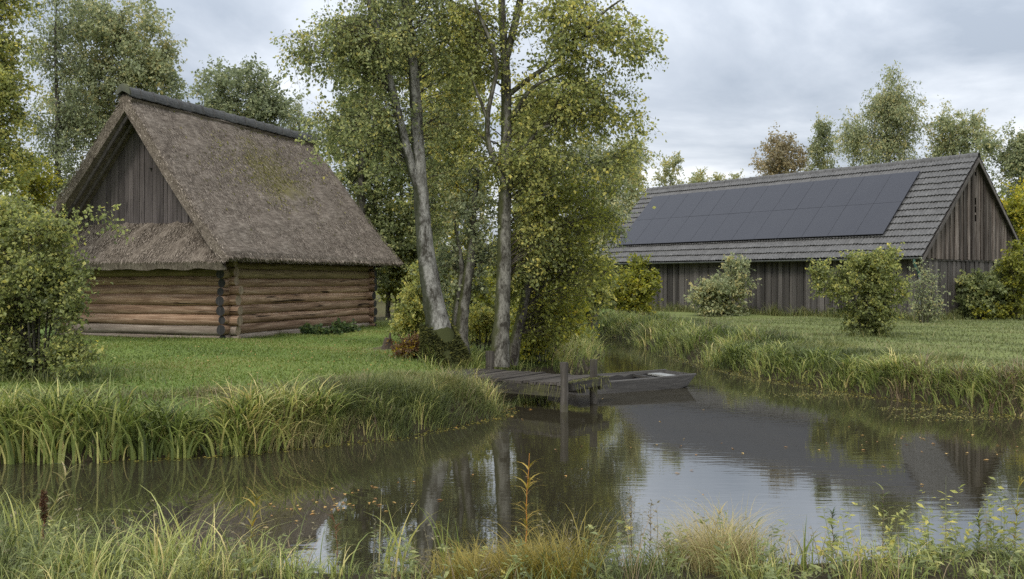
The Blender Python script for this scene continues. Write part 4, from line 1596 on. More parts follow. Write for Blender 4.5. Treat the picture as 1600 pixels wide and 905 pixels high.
plant("alder_tree", "tall grey tree with ivy-dark side and spreading limbs just behind the jetty post", "tree", at(781, 560, D3),
      [stem([(779, 572), (781, 545), (784, 500), (787, 440), (788, 380), (788, 323), (791, 283), (791, 212), (791, 141), (789, 88), (785, 35), (783, -20), (780, -110), (776, -200)], D3,
            [36, 29, 25, 23, 21, 20, 19, 17, 16, 14, 12, 10, 7, 4]),
       stem([(790, 95), (799, 60), (812, 7), (822, -60), (830, -150)], D3, [12, 12, 11, 8, 3], lean=-0.5),
       stem([(790, 292), (778, 264), (762, 226), (761, 180), (770, 140), (777, 106), (767, 64), (745, 18), (735, -40)], D3 - 0.2, [9, 9, 9, 8, 7, 7, 6, 5, 3], lean=-0.6),
       stem([(762, 190), (752, 160), (741, 135), (735, 105)], D3 - 0.4, [6, 5, 4, 2]),
       stem([(789, 262), (805, 240), (820, 228), (845, 200), (880, 190)], D3, [9, 8, 7, 5, 2], lean=-0.7),
       stem([(791, 190), (803, 180), (820, 150), (840, 130), (875, 118)], D3, [9, 8, 7, 5, 2], lean=-0.9),
       stem([(792, 150), (830, 120), (870, 95), (897, 71), (939, 21), (985, -10)], D3, [9, 8, 7, 6, 4, 2], lean=-1.4)],
      [blob(790, -110, 170, 90, D3, 1.7, 1.0), blob(890, 45, 80, 60, D3 - 0.8, 1.1, 0.95), blob(740, 70, 60, 80, D3, 1.1, 0.7), blob(890, 150, 75, 60, D3 - 0.4, 1.1, 0.85),
       blob(965, 55, 45, 36, D3 - 1.0, 0.6, 0.26), blob(1008, 78, 20, 26, D3 - 1.1, 0.3, 0.07), blob(985, 180, 18, 50, D3 - .4, .4, .07), blob(840, 260, 80, 70, D3, 1.1, 0.8), blob(950, 250, 50, 45, D3, 0.7, 0.3), blob(740, 230, 55, 70, D3 + 0.5, 1.0, 0.4), blob(930, 160, 50, 45, D3, 0.7, 0.4),
       blob(830, 380, 70, 60, D3 + 0.7, 0.9, 0.5)],
      460, [M["bark_mid"], M["twig"], M["leaf_olive"]], leaf_l=0.068, leaf_w=0.050, n_twig=7, n_leaf=13, twig_len=0.52, droop=0.35, tint_mu=0.45, tint_sd=0.2, group="trees beside the jetty")
D4 = 19.9
plant("willow_tree", "thin dark leaning tree with yellowing leaves right of the tall forked tree", "tree", at(803, 560, D4),
      [stem([(800, 570), (806, 527), (818, 483), (826, 432), (832, 381), (838, 330), (848, 290), (860, 250)], D4, [19, 16, 15, 13, 11, 9, 6, 3]),
       stem([(826, 440), (845, 400), (868, 370), (895, 345)], D4, [8, 7, 5, 2], lean=-0.5)],
      [blob(880, 330, 70, 70, D4, 1.0, 1), blob(910, 420, 42, 55, D4, 0.8, 0.8), blob(850, 440, 60, 55, D4 + 0.5, 0.9, 0.8), blob(940, 330, 40, 50, D4 + 0.3, 0.7, 0.5), blob(870, 500, 50, 40, D4 + 0.4, 0.7, 0.5)],
      210, [M["bark_dark"], M["twig"], M["leaf_yellow"]], leaf_l=0.07, leaf_w=0.04, n_twig=6, n_leaf=12, twig_len=0.45, droop=0.2, tint_mu=0.14, group="trees beside the jetty")
# moss cushions on the birch's foot
mo = at(690, 562, D1)
g = Geo()
n = 9000
zz = rng.uniform(0, 0.78, n) ** 1.0
ang = rng.uniform(0, 2 * np.pi, n)
xc = np.interp(zz, [0, 0.4, 0.78], [0.03, -0.02, -0.09])
rad = np.interp(zz, [0, 0.2, 0.45, 0.78], [0.45, 0.40, 0.335, 0.27]) * (1 + 0.13 * np.sin(ang * 3 + 1 + zz * 3) + 0.06 * np.sin(ang * 7 + zz * 9))
keep = zz < 0.6 + 0.18 * np.sin(ang * 2 + 0.5)
P = np.stack([xc + rad * np.cos(ang), rad * np.sin(ang), zz - 0.05], -1)[keep]
Dm = unit(np.stack([np.cos(ang), np.sin(ang), -0.25 + 0 * ang], -1)[keep] + rng.normal(0, 0.5, (keep.sum(), 3)))
g.leaves(P, Dm, rng.normal(0, 1, (len(P), 3)), rng.uniform(0.04, 0.10, len(P)), rng.uniform(0.02, 0.045, len(P)), np.clip(rng.normal(0.35, 0.25, len(P)), 0, 1))
gi = Geo()
zs_ = np.linspace(-0.12, 0.72, 9)
gi.tube(np.stack([np.interp(zs_, [0, 0.4, 0.78], [0.03, -0.02, -0.09]), 0 * zs_, zs_ - 0.03], -1), np.interp(zs_, [-0.1, 0.2, 0.45, 0.72], [0.45, 0.385, 0.315, 0.215]), 16, a=0.12, rough=0.05)
birch = [o for o in bpy.data.objects if o.name == "birch_tree"][0]
om = obj("moss_cushion", gi.mesh("moss_cushion", True), M["moss"], birch)
tag(obj("moss_tufts", g, M["moss"], om), kind="stuff")

# --- trees behind and around
BACK = dict(n_twig=6, n_leaf=15, spread=1.0)


def back_tree(label, px, base_y, d, top_y, widths, blobs, n, mats, name="tree", group=None, lean=0, hz=None, **kw):
    gz = G
    b = np.array([(px - 800) / 1500 * d, d, gz])
    top = at(px + lean, top_y + 0.12 * (436.8 - top_y), d)
    npt = 7
    P = np.array([b + (top - b) * t + np.array([rng.normal(0, 0.10), rng.normal(0, 0.10), 0]) * (0 < t < 1) for t in np.linspace(0, 1, npt)])
    r = np.linspace(widths[0], 0.8, npt) * d / 3000
    o = dict(BACK)
    o.update(kw)
    return plant(name, label, "tree", b, [(P, r)], blobs, n, mats, group, **o)


gw = "trees behind the cabin"
mA, mB, mC, mD = [M["bark_dark"], M["twig"], M["leaf_grey"]], [M["bark_dark"], M["twig"], M["leaf_green"]], [M["bark_dark"], M["twig"], M["leaf_olive"]], [M["bark_dark"], M["twig"], M["leaf_yellow"]]
back_tree("tall thin birch with bare straight trunk left of the cabin roof", 90, 0, 44, -90, (16, 4),
          [blob(95, 60, 60, 120, 44, 2, 1), blob(80, 220, 55, 110, 44, 2, 0.9), blob(140, 180, 45, 90, 44, 1.5, .6)], 170, mA, "birch_tree", gw,
          leaf_l=0.133, leaf_w=0.081, twig_len=0.8, droop=0.7, tint_mu=0.4, bare=0.25)
back_tree("broad dense poplar rising behind the cabin's front gable", 190, 0, 46, -40, (26, 5),
          [blob(190, 40, 62, 70, 46, 2.2, 1), blob(210, 120, 66, 70, 46, 2.2, 1), blob(165, 200, 60, 90, 46, 2.2, 0.8), blob(240, 90, 32, 50, 46, 1.2, 0.4), blob(150, 300, 60, 70, 46, 2, 0.5), blob(135, 50, 48, 90, 46, 1.8, .7), blob(120, 160, 50, 70, 46, 1.8, .5)], 430, mA, "poplar_tree", gw,
          leaf_l=0.156, leaf_w=0.096, twig_len=0.8, droop=0.3, tint_mu=0.62)
back_tree("yellowing tree at the left edge of the view above the big bush", -25, 0, 24, -80, (22, 5),
          [blob(-20, 0, 60, 90, 24, 1.2, 1), blob(10, 120, 42, 80, 24, 1.0, 0.9), blob(-10, 240, 60, 70, 24, 1.2, 0.8)], 220, mC, "maple_tree", gw,
          leaf_l=0.086, leaf_w=0.063, twig_len=0.5, droop=0.1, tint_mu=0.45)
back_tree("bright yellow young tree left of the cabin's thatch", 45, 0, 27, 235, (12, 3),
          [blob(50, 310, 44, 62, 27, 1.0, 1), blob(20, 370, 50, 50, 27, 1.0, 0.7), blob(60, 390, 35, 40, 27, .8, .5)], 150, mD, "hazel_tree", gw,
          leaf_l=0.086, leaf_w=0.063, twig_len=0.45, tint_mu=0.40)
back_tree("round-headed tree showing above the middle of the thatched ridge", 370, 0, 58, 110, (20, 4),
          [blob(370, 150, 70, 48, 58, 2.4, 1), blob(330, 190, 40, 45, 58, 1.8, .5), blob(420, 175, 32, 40, 58, 1.5, .5), blob(370, 250, 70, 60, 58, 2.2, 0.6)], 230, mA, "oak_tree", gw,
          leaf_l=0.187, leaf_w=0.126, twig_len=0.85, tint_mu=0.38)
back_tree("sparse thin birch beyond the far end of the thatched ridge", 468, 0, 62, 150, (10, 2),
          [blob(465, 190, 28, 45, 62, 1.2, 1), blob(500, 230, 24, 45, 62, 1.2, .8), blob(480, 280, 40, 50, 62, 1.4, .6)], 80, mA, "birch_tree", gw,
          leaf_l=0.156, leaf_w=0.089, twig_len=0.8, droop=0.5, tint_mu=0.5, bare=0.35)
gm_ = "trees beyond the jetty"
back_tree("dense green poplar standing between the cabin's far eave and the pale birch", 570, 0, 38, -20, (22, 5),
          [blob(560, 120, 52, 100, 39, 2.0, 0.8), blob(570, 260, 62, 90, 39, 2.0, 1), blob(590, 380, 58, 70, 39, 2.0, 0.9), blob(535, 200, 28, 60, 39, 1.2, .4)], 330, mB, "poplar_tree", gm_,
          leaf_l=0.133, leaf_w=0.096, twig_len=0.6, tint_mu=0.35)
back_tree("green poplar right behind the pale birch", 655, 0, 40, -60, (18, 5),
          [blob(645, 80, 60, 100, 40, 1.8, .7), blob(655, 250, 60, 90, 40, 1.8, 1), blob(645, 380, 55, 60, 40, 1.6, .9)], 300, mB, "poplar_tree", gm_,
          leaf_l=0.117, leaf_w=0.085, twig_len=0.55, tint_mu=0.42)
back_tree("yellowing olive tree behind the fork of the tall jetty tree", 715, 0, 36, 60, (18, 4),
          [blob(700, 170, 60, 80, 36, 1.8, 1), blob(720, 110, 40, 50, 36, 1.4, 0.5), blob(710, 300, 60, 80, 36, 1.8, .9), blob(720, 420, 55, 60, 36, 1.6, .8)], 300, mC, "oak_tree", gm_,
          leaf_l=0.125, leaf_w=0.089, twig_len=0.6, tint_mu=0.55)
back_tree("olive-leaved tree behind the tall jetty tree's lower trunk", 830, 0, 33, 90, (18, 4),
          [blob(830, 200, 60, 80, 33, 1.8, 1), blob(850, 330, 66, 80, 33, 1.8, 1), blob(800, 430, 60, 60, 33, 1.6, .9)], 300, mC, "oak_tree", gm_,
          leaf_l=0.117, leaf_w=0.085, twig_len=0.55, tint_mu=0.42)
back_tree("rounded grey-green tree leaning toward the barn's left roof end", 925, 0, 32, 200, (16, 4),
          [blob(920, 270, 55, 60, 32, 1.6, 1), blob(950, 330, 38, 50, 32, 1.3, .6), blob(900, 390, 48, 60, 32, 1.5, 1), blob(980, 260, 22, 28, 32, 1.0, .25)], 240, mA, "willow_tree", gm_,
          leaf_l=0.101, leaf_w=0.059, twig_len=0.5, droop=0.2, tint_mu=0.55)
back_tree("pale tree far behind the barn's left roof end", 985, 0, 66, 215, (12, 3),
          [blob(985, 270, 32, 50, 66, 1.6, 1), blob(960, 330, 45, 60, 66, 1.8, 1), blob(1000, 330, 20, 40, 66, 1, .3)], 120, mA, "birch_tree", gm_,
          leaf_l=0.187, leaf_w=0.111, twig_len=0.9, tint_mu=0.75)
gb = "trees behind the barn"
mE = [M["bark_dark"], M["twig"], M["leaf_brown"]]
back_tree("brownish thinning tree, leftmost of the tall ones behind the barn roof", 1218, 0, 72, 186, (14, 2),
          [blob(1218, 235, 26, 34, 72, 1.6, 1), blob(1205, 262, 34, 26, 72, 1.8, .7), blob(1245, 255, 18, 34, 72, 1.2, .5), blob(1218, 300, 40, 34, 72, 1.8, .5)], 120, mE, "larch_tree", gb,
          leaf_l=0.187, leaf_w=0.111, twig_len=0.9, tint_mu=0.6, bare=0.5)
back_tree("narrow cone-shaped tree between the brownish tree and the great birch", 1286, 0, 70, 176, (10, 2),
          [blob(1286, 205, 11, 28, 70, .7, .4), blob(1286, 240, 20, 34, 70, 1.1, .8), blob(1284, 285, 30, 34, 70, 1.5, .8)], 110, mA, "alder_tree", gb,
          leaf_l=0.156, leaf_w=0.089, twig_len=0.7, tint_mu=0.55, bare=0.2)
back_tree("great weeping birch, tallest of the trees behind the barn roof", 1385, 0, 66, 106, (20, 3),
          [blob(1390, 150, 26, 44, 66, 1.6, .6), blob(1372, 195, 50, 56, 66, 2.4, 1), blob(1425, 190, 28, 52, 66, 1.6, .6), blob(1380, 255, 62, 50, 66, 2.6, 1), blob(1335, 205, 22, 42, 66, 1.4, .35)], 330, mA, "birch_tree", gb,
          leaf_l=0.156, leaf_w=0.081, twig_len=0.95, droop=0.85, tint_mu=0.6)
back_tree("loose grey-green birch just left of the barn's ridge end", 1488, 0, 64, 165, (12, 2),
          [blob(1480, 205, 30, 40, 64, 1.8, .8), blob(1515, 215, 26, 36, 64, 1.6, .7), blob(1480, 260, 44, 36, 64, 2, .8)], 170, mA, "birch_tree", gb,
          leaf_l=0.164, leaf_w=0.096, twig_len=0.8, droop=0.4, tint_mu=0.6, bare=0.25)
back_tree("green tree at the right edge behind the barn gable", 1590, 0, 58, 205, (14, 3),
          [blob(1580, 260, 28, 50, 58, 1.8, 1), blob(1610, 250, 30, 50, 58, 1.8, .8), blob(1590, 340, 40, 50, 58, 2, .8), blob(1545, 235, 10, 24, 58, .8, .2)], 190, mA, "poplar_tree", gb,
          leaf_l=0.156, leaf_w=0.096, twig_len=0.75, tint_mu=0.5)
back_tree("orange-yellow tree peeping out behind the barn's right verge", 1592, 0, 49, 290, (12, 3),
          [blob(1592, 330, 24, 40, 49, 1.4, 1), blob(1600, 400, 30, 50, 49, 1.4, .8)], 110, mD, "maple_tree", gb,
          leaf_l=0.140, leaf_w=0.104, twig_len=0.6, tint_mu=0.5)
for lab, px, d, ty, rx in (("small thin tree poking above the left end of the barn ridge", 1045, 70, 236, 20), ("lowest feathery treetop above the barn ridge, nearest the small thin tree", 1092, 74, 262, 11),
                       ("middle one of the small treetops just clearing the barn ridge", 1118, 74, 266, 10), ("small treetop above the barn ridge nearest the brownish tree", 1150, 74, 262, 12)):
    back_tree(lab, px, 0, d, ty, (7, 2), [blob(px, ty + 30, rx, 26, d, 1, 1), blob(px, ty + 60, rx * 1.3, 30, d, 1, .7)], 40, mA, "young_tree", gb, leaf_l=0.156, leaf_w=0.096, twig_len=0.6, tint_mu=0.75, bare=0.2)


def shrub(name, label, px, base_y, d, n_stem, spread_px, top_y, blobs, n, mats, group=None, base_z=None, r=0.02, **kw):
    b = np.array([(px - 800) / 1500 * d, d, G if base_z is None else base_z])
    stems = []
    hgt = (EYE - (top_y - 436.8) / 1500 * d) - b[2]
    for i in range(n_stem):
        a = rng.uniform(0, 2 * np.pi)
        q = rng.uniform(0.2, 1) * spread_px * d / 1500
        p0 = b + np.array([math.cos(a), math.sin(a), 0]) * q * 0.25 + np.array([0, 0, -0.08])
        p2 = b + np.array([math.cos(a) * q, math.sin(a) * q * 0.7, hgt * rng.uniform(0.5, 0.85)])
        p1 = 0.5 * (p0 + p2) + np.array([-math.cos(a) * q * 0.15, 0, 0.1 * hgt])
        stems.append((bez(p0, p1, p2, 5), np.linspace(r * rng.uniform(0.7, 1.2), r * 0.3, 5)))
    o = dict(n_twig=5, n_leaf=10)
    o.update(kw)
    return plant(name, label, "shrub", b, stems, blobs, n, mats, group, **o)


mS = lambda k: [M["bark_dark"], M["twig"], M[k]]
# the big bush on the left
shrub("hazel_bush", "large olive-green bush with dark upright stems at the left bank before the cabin", 62, 0, 15.4, 16, 75, 330,
      [blob(15, 430, 70, 84, 15.4, 0.9, 1), blob(78, 430, 44, 62, 15.2, .7, .75), blob(5, 510, 55, 60, 15.4, .7, .6), blob(85, 360, 30, 26, 15.2, .5, .18), blob(112, 470, 18, 56, 15.0, .4, .22), blob(15, 345, 45, 30, 15.6, .7, .4), blob(165, 345, 50, 16, 15.0, .25, .035), blob(115, 555, 30, 20, 14.8, .4, .16), blob(-40, 460, 60, 110, 15.6, .8, .5), blob(20, 560, 50, 30, 15.2, .6, .25)],
      470, [M["bark_dark"], M["twig"], M["leaf_olive"]], r=0.022, leaf_l=0.062, leaf_w=0.045, n_twig=6, n_leaf=12, twig_len=0.34, tint_mu=0.30, tint_sd=0.2, min_r=0.004, tint_hi=0.2)
gs = "shrubs along the barn wall"
shrub("elder_bush", "yellow-green leafy shrub before the barn's left wall end", 992, 0, 43, 8, 35, 415,
      [blob(990, 445, 38, 30, 43, 1.0, 1), blob(965, 460, 25, 26, 43, .8, .5), blob(1020, 440, 18, 24, 43, .6, .4), blob(985, 482, 36, 12, 43, .8, .5), blob(1000, 412, 10, 12, 43, .3, .1)], 150, mS("leaf_yellow"), gs, leaf_l=0.16, leaf_w=0.1, twig_len=0.45, tint_mu=0.33)
shrub("willow_bush", "silvery grey-green shrub in the middle of the barn wall", 1132, 0, 42, 8, 35, 412,
      [blob(1128, 455, 38, 28, 42, 1.0, 1), blob(1150, 440, 20, 30, 42, .7, .6), blob(1100, 465, 22, 18, 42, .6, .4), blob(1130, 486, 42, 10, 42, .8, .5), blob(1145, 412, 8, 12, 42, .3, .1)], 160, mS("leaf_grey"), gs, leaf_l=0.14, leaf_w=0.08, twig_len=0.45, tint_mu=0.65)
shrub("hornbeam_bush", "dense rounded bush on the right lawn, standing in front of the barn", 1355, 0, 27, 14, 40, 400,
      [blob(1362, 440, 42, 38, 27, .75, 1), blob(1360, 480, 40, 30, 27, .7, .9), blob(1310, 450, 34, 34, 27, .6, .45), blob(1360, 410, 36, 16, 27, .5, .35), blob(1400, 460, 14, 36, 27, .4, .3), blob(1355, 512, 42, 16, 27, .6, .6), blob(1385, 400, 14, 14, 27, .3, .12), blob(1285, 430, 12, 22, 27, .3, .12)],
      380, mS("leaf_olive"), gs, leaf_l=0.075, leaf_w=0.055, twig_len=0.3, n_leaf=12, tint_mu=0.28, tint_hi=0.25, min_r=0.005)
shrub("dry_climber", "grey straggling climber on the barn's front corner under the green downpipe", 1442, 0, 35.6, 9, 28, 410,
      [blob(1442, 450, 26, 40, 35.6, .35, 1), blob(1450, 485, 24, 18, 35.6, .35, .6)], 80, mS("leaf_grey"), gs, leaf_l=0.085, leaf_w=0.055, twig_len=0.4, n_leaf=5, tint_mu=0.55)
shrub("ivy_bush", "dark ivy-clad mound against the barn gable", 1530, 0, 38.4, 10, 35, 420,
      [blob(1525, 460, 36, 34, 38.4, .8, 1), blob(1560, 450, 34, 42, 38.6, .8, .8)], 200, mS("leaf_green"), gs, leaf_l=0.12, leaf_w=0.1, twig_len=0.3, n_leaf=12, tint_mu=0.3)
shrub("maple_bush", "yellow-leaved bush at the right edge beside the barn gable", 1592, 0, 38.0, 8, 30, 395,
      [blob(1590, 435, 30, 34, 38, .8, 1), blob(1585, 475, 34, 24, 38, .7, .7), blob(1590, 400, 24, 18, 38, .6, .4), blob(1560, 490, 40, 8, 38, .7, .3)], 150, mS("leaf_yellow"), gs, leaf_l=0.11, leaf_w=0.08, twig_len=0.35, tint_mu=0.22)
gu = "undergrowth below the jetty trees"
shrub("maple_bush", "yellow-leaved bush at the foot of the thin leaning tree by the water", 850, 0, 21.0, 8, 60, 470,
      [blob(850, 510, 48, 36, 21, .8, 1), blob(880, 480, 34, 36, 21.4, .8, .6), blob(820, 540, 26, 20, 21, .5, .4)], 150, mS("leaf_yellow"), gu, base_z=0.5, leaf_l=0.085, leaf_w=0.065, twig_len=0.3, tint_mu=0.42)
shrub("hazel_bush", "green leafy bush between the cabin's far corner and the pale birch", 645, 0, 24.5, 8, 40, 440,
      [blob(645, 485, 22, 30, 24.5, .6, 1), blob(655, 450, 20, 34, 24.5, .5, .6), blob(630, 503, 18, 14, 24.5, .4, .4)], 120, mS("leaf_olive"), gu, leaf_l=0.085, leaf_w=0.065, twig_len=0.3, tint_mu=0.5)
shrub("bramble_bush", "low reddish-brown bramble with yellow leaves at the birch's mossy foot", 645, 0, 19.4, 9, 36, 515,
      [blob(652, 540, 22, 20, 19.4, .4, 1), blob(632, 548, 20, 12, 19.2, .3, .6)], 90, mS("leaf_red"), gu, leaf_l=0.055, leaf_w=0.045, twig_len=0.2, tint_mu=0.5, tint_sd=0.3, r=0.012)
shrub("dogwood_bush", "thin olive bush between the slender double stem and the tall grey trunk", 752, 0, 21.5, 7, 40, 480,
      [blob(752, 505, 26, 34, 21.5, .6, 1), blob(700, 490, 22, 40, 22.5, .6, .5)], 80, mS("leaf_olive"), gu, leaf_l=0.075, leaf_w=0.055, twig_len=0.28, tint_mu=0.65)
shrub("elder_bush", "shaded bush behind the jetty trees beside the stream's bend", 905, 0, 30, 8, 50, 430,
      [blob(905, 470, 42, 36, 30, 1.0, 1), blob(930, 440, 25, 36, 30, .8, .5)], 150, mS("leaf_olive"), gu, leaf_l=0.12, leaf_w=0.085, twig_len=0.4, tint_mu=0.4)
shrub("hazel_bush", "bright yellow-green bush behind the slender double-stemmed tree", 742, 0, 24.5, 8, 60, 430,
      [blob(742, 470, 42, 50, 24.5, .9, 1), blob(700, 450, 30, 50, 25, .7, .6), blob(770, 520, 30, 26, 24, .6, .4)], 150, mS("leaf_yellow"), gu, leaf_l=0.095, leaf_w=0.075, twig_len=0.32, tint_mu=0.2)
shrub("hazel_bush", "yellow-green bush in the wood just right of the cabin's far log ends", 628, 0, 40, 8, 50, 390,
      [blob(630, 430, 36, 46, 40, 1.0, 1), blob(608, 400, 26, 36, 40, .8, .5)], 130, mS("leaf_yellow"), gu, leaf_l=0.13, leaf_w=0.1, twig_len=0.4, tint_mu=0.15)
shrub("creeping_plant", "low dark green creeper along the foot of the cabin's long wall", 515, 0, 28.2, 10, 36, 508,
      [blob(500, 519, 34, 5, 27.6, .22, 1), blob(535, 514, 26, 6, 28.6, .22, 1)], 80, mS("leaf_dark"), None, leaf_l=0.09, leaf_w=0.08, twig_len=0.16, n_leaf=8, tint_mu=0.5, r=0.01)
# woodland mass: undergrowth and shade far behind the things above
def far_wood(name, x0, x1, d0, d1, top, n, mat, mu):
    g = Geo()
    d = rng.uniform(d0, d1, n)
    px = rng.uniform(x0, x1, n)
    hmax = top * (0.65 + 0.35 * np.sin(px * 0.031 + d * 0.2) * np.sin(px * 0.011 + 1))
    zz = G + hmax * rng.uniform(0, 1, n) ** 0.9
    P = np.stack([(px - 800) / 1500 * d, d, zz], -1)
    cl = 0.5 + 0.5 * np.sin(px * 0.09 + zz * 1.2) * np.sin(d * 0.7 + zz * 0.5)
    g.leaves(P, unit(rng.normal(0, 1, (n, 3)) + np.array([0, 0, -.3])), unit(rng.normal(0, .6, (n, 3)) + np.array([0, -.2, .8])), rng.uniform(.2, .42, n), rng.uniform(.16, .3, n), np.clip(mu + 0.3 * (cl - .5) + rng.normal(0, .18, n), 0, 1))
    return tag(obj(name, g, mat), kind="stuff")


tag(far_wood("woodland_undergrowth", -500, 1000, 62, 84, 6.5, 30000, M["leaf_olive"], 0.5), "dense green woodland mass far behind cabin and jetty trees", "woodland")
tag(far_wood("woodland_edge", 1500, 2300, 62, 80, 9.0, 14000, M["leaf_grey"], 0.45), "grey-green woodland mass behind the barn's right end", "woodland")
# straight young trunks in the wood behind the cabin's far corner
for i, (px, d, wpx) in enumerate(((606, 40, 8), (620, 43, 9), (641, 46, 7))):
    g = Geo()
    b = np.array([(px - 800) / 1500 * d, d, 0])
    P = np.array([[rng.normal(0, .03) + 0.03 * t, 0, t] for t in np.linspace(-0.1, 7, 8)])
    g.tube(P, np.linspace(wpx, wpx * .5, 8) * d / 3000, 8)
    l = Geo()
    n = 900
    l.leaves(np.stack([rng.normal(0, 1.0, n), rng.normal(0, 1.0, n), rng.uniform(2.6, 8, n)], -1), unit(rng.normal(0, 1, (n, 3))), unit(rng.normal(0, .6, (n, 3)) + np.array([0, 0, .8])), .17, .13, np.clip(rng.normal(.4, .2, n), 0, 1))
    e = empty("young_tree", (b[0], b[1], G))
    tag(e, ["slim dark trunk nearest the cabin's far corner in the wood", "second slim dark trunk right of the cabin's far corner", "slim trunk just left of the pale birch, deep in the wood"][i], "tree", "slim trunks in the wood")
    obj("trunk", g.mesh("trunk", True), M["bark_dark"], e)
    obj("crown", l, M["leaf_green"], e)

# stump by the bare patch
st = Geo()
st.tube([[0, 0, -0.1], [0, 0, 0.1], [0.02, 0, 0.2], [0.03, 0, 0.24]], [0.2, 0.13, 0.10, 0.09], 9, rough=0.12)
st.tube([[0.05, 0, 0.15], [0.07, 0, 0.36]], [0.045, 0.02], 5)
p = at(605, 545, 22.3)
s_ = obj("tree_stump", st, M["stump"])
s_.location = (p[0], p[1], G)
tag(s_, "small splintered brown stump on the bare patch of lawn", "stump")


# ------------------------------------------------------------------ grasses
def offset_from(line, lo, hi, n, ymin=None, ymax=None, xmin=None, xmax=None, power=1.0):
    """points spread on the land side of a bank line"""
    d = unit(np.gradient(line, axis=0))
    nrm = np.stack([-d[:, 1], d[:, 0]], -1)
    probe = line + nrm * 0.4
    ins = inside(probe)
    nrm[ins] *= -1
    seglen = np.linalg.norm(np.diff(line, axis=0), axis=1)
    ok = np.ones(len(line) - 1, bool)
    mid = 0.5 * (line[1:] + line[:-1])
    if xmin is not None:
        ok &= (mid[:, 0] > xmin) & (mid[:, 0] < xmax)
    if ymin is not None:
        ok &= (mid[:, 1] > ymin) & (mid[:, 1] < ymax)
    pr = seglen * ok
    pr = pr / pr.sum()
    i = rng.choice(len(seglen), n, p=pr)
    t = rng.uniform(0, 1, n)[:, None]
    P = line[i] * (1 - t) + line[i + 1] * t
    nn = unit(nrm[i] * (1 - t) + nrm[i + 1] * t)
    o = lo + (hi - lo) * rng.uniform(0, 1, n) ** power
    P = P + nn * o[:, None]
    az = np.arctan2(-nn[:, 1], -nn[:, 0])          # towards the water
    return P, az, o


def patchy(P, s=1.0, ph=0.0):
    x, y = P[:, 0] * s, P[:, 1] * s
    return 0.5 + 0.25 * (np.sin(x * 2.1 + 1.3 * np.sin(y * 1.7 + ph)) + np.sin(y * 2.6 + 1.1 * np.sin(x * 1.4 + 2 + ph)))


def tuft_points(P, az, n_each, rad):
    n = len(P)
    off = rng.normal(0, rad, (n * n_each, 2)) * np.repeat(rng.uniform(0.5, 1.3, n), n_each)[:, None]
    # blades of a tussock fan out from its heart and lean a little to the water
    av = np.repeat(az, n_each)
    fan = unit(off) + 0.45 * np.stack([np.cos(av), np.sin(av)], -1)
    return np.repeat(P, n_each, 0) + off, np.arctan2(fan[:, 1], fan[:, 0])


def bank_grass(name, line, lo, hi, tufts, per, hmin, hmax, reach, width, mat, mu, sd=0.2, rad=0.06, lim=None, seg=4, awayness=1.0, sel=None, toward=0.8):
    lim = lim or {}
    P, az, o = offset_from(line, lo, hi, tufts, **lim)
    if sel is not None:
        k = sel(P)
        P, az, o = P[k], az[k], o[k]
    jl = (P - JA[:2]) @ np.column_stack([jd[:2], jw[:2]])
    k = ~((jl[:, 0] > -JL + 0.5) & (jl[:, 0] < 0.25) & (jl[:, 1] > -0.05) & (jl[:, 1] < JW + 0.15))
    P, az, o = P[k], az[k], o[k]
    hp = rng.uniform(0.55, 1.2, len(P)) * (hmin + (hmax - hmin) * patchy(P, 0.9))
    tp = np.clip(mu + 0.55 * (patchy(P, 0.8, 2.0) - 0.5) + rng.normal(0, 0.08, len(P)), 0, 1)
    Q, a2 = tuft_points(P, az, per, rad)
    n = len(Q)
    B = ground_pts(Q)
    B[:, 2] = np.maximum(B[:, 2], -0.05) - 0.02
    h = np.repeat(hp, per) * rng.uniform(0.55, 1.1, n)
    mixd = rng.uniform(0, 1, n) < toward
    a3 = np.where(mixd, a2 + rng.normal(0, 0.45, n), rng.uniform(0, 2 * np.pi, n))
    g = Geo()
    g.blades(B, a3, h, h * rng.uniform(0.0, 0.3, n), h * reach * rng.uniform(0.2, 1.2, n), width * rng.uniform(0.6, 1.3, n), np.clip(np.repeat(tp, per) + rng.normal(0, sd, n), 0, 1), seg)
    return tag(obj(name, g, mat), kind="stuff")


LBv = dict(xmin=-9, xmax=0.2, ymin=10, ymax=16.6)
bank_grass("bank_sedge", LB, 0.0, 0.6, 430, 14, 0.42, 0.80, 1.1, 0.030, M["sedge"], 0.42, sd=0.25, lim=LBv, seg=6, sel=lambda P: (P[:, 0] < -2.4) & ((patchy(P, 1.5, 3.0) > 0.40) | (rng.uniform(0, 1, len(P)) < 0.3)), rad=0.08)
bank_grass("bank_rushes", LB, -0.06, 0.22, 150, 11, 0.5, 0.9, 0.9, 0.034, M["sedge"], 0.6, lim=LBv, seg=6, sel=lambda P: P[:, 0] < -3.4)
bank_grass("bank_tussock_grass", LB, 0.0, 0.9, 900, 24, 0.22, 0.56, 1.15, 0.009, M["meadow"], 0.46, lim=LBv, sel=lambda P: (P[:, 0] > -3.6) & ((P[:, 1] < 15.7) | (rng.uniform(0, 1, len(P)) < 0.25)), rad=0.10, seg=5)
bank_grass("bank_yellow_sedge", LB, 0.0, 0.5, 60, 12, 0.3, 0.6, 0.9, 0.014, M["sedge"], 0.9, lim=LBv, rad=0.07, seg=6)
bank_grass("bank_straw", LB, -0.02, 0.9, 90, 10, 0.25, 0.6, 1.0, 0.009, M["dry"], 0.6, lim=LBv, rad=0.09, seg=5)
bank_grass("bank_upper_grass", LB, 0.45, 1.9, 1500, 14, 0.05, 0.22, 1.0, 0.009, M["meadow"], 0.36, lim=LBv, rad=0.11)
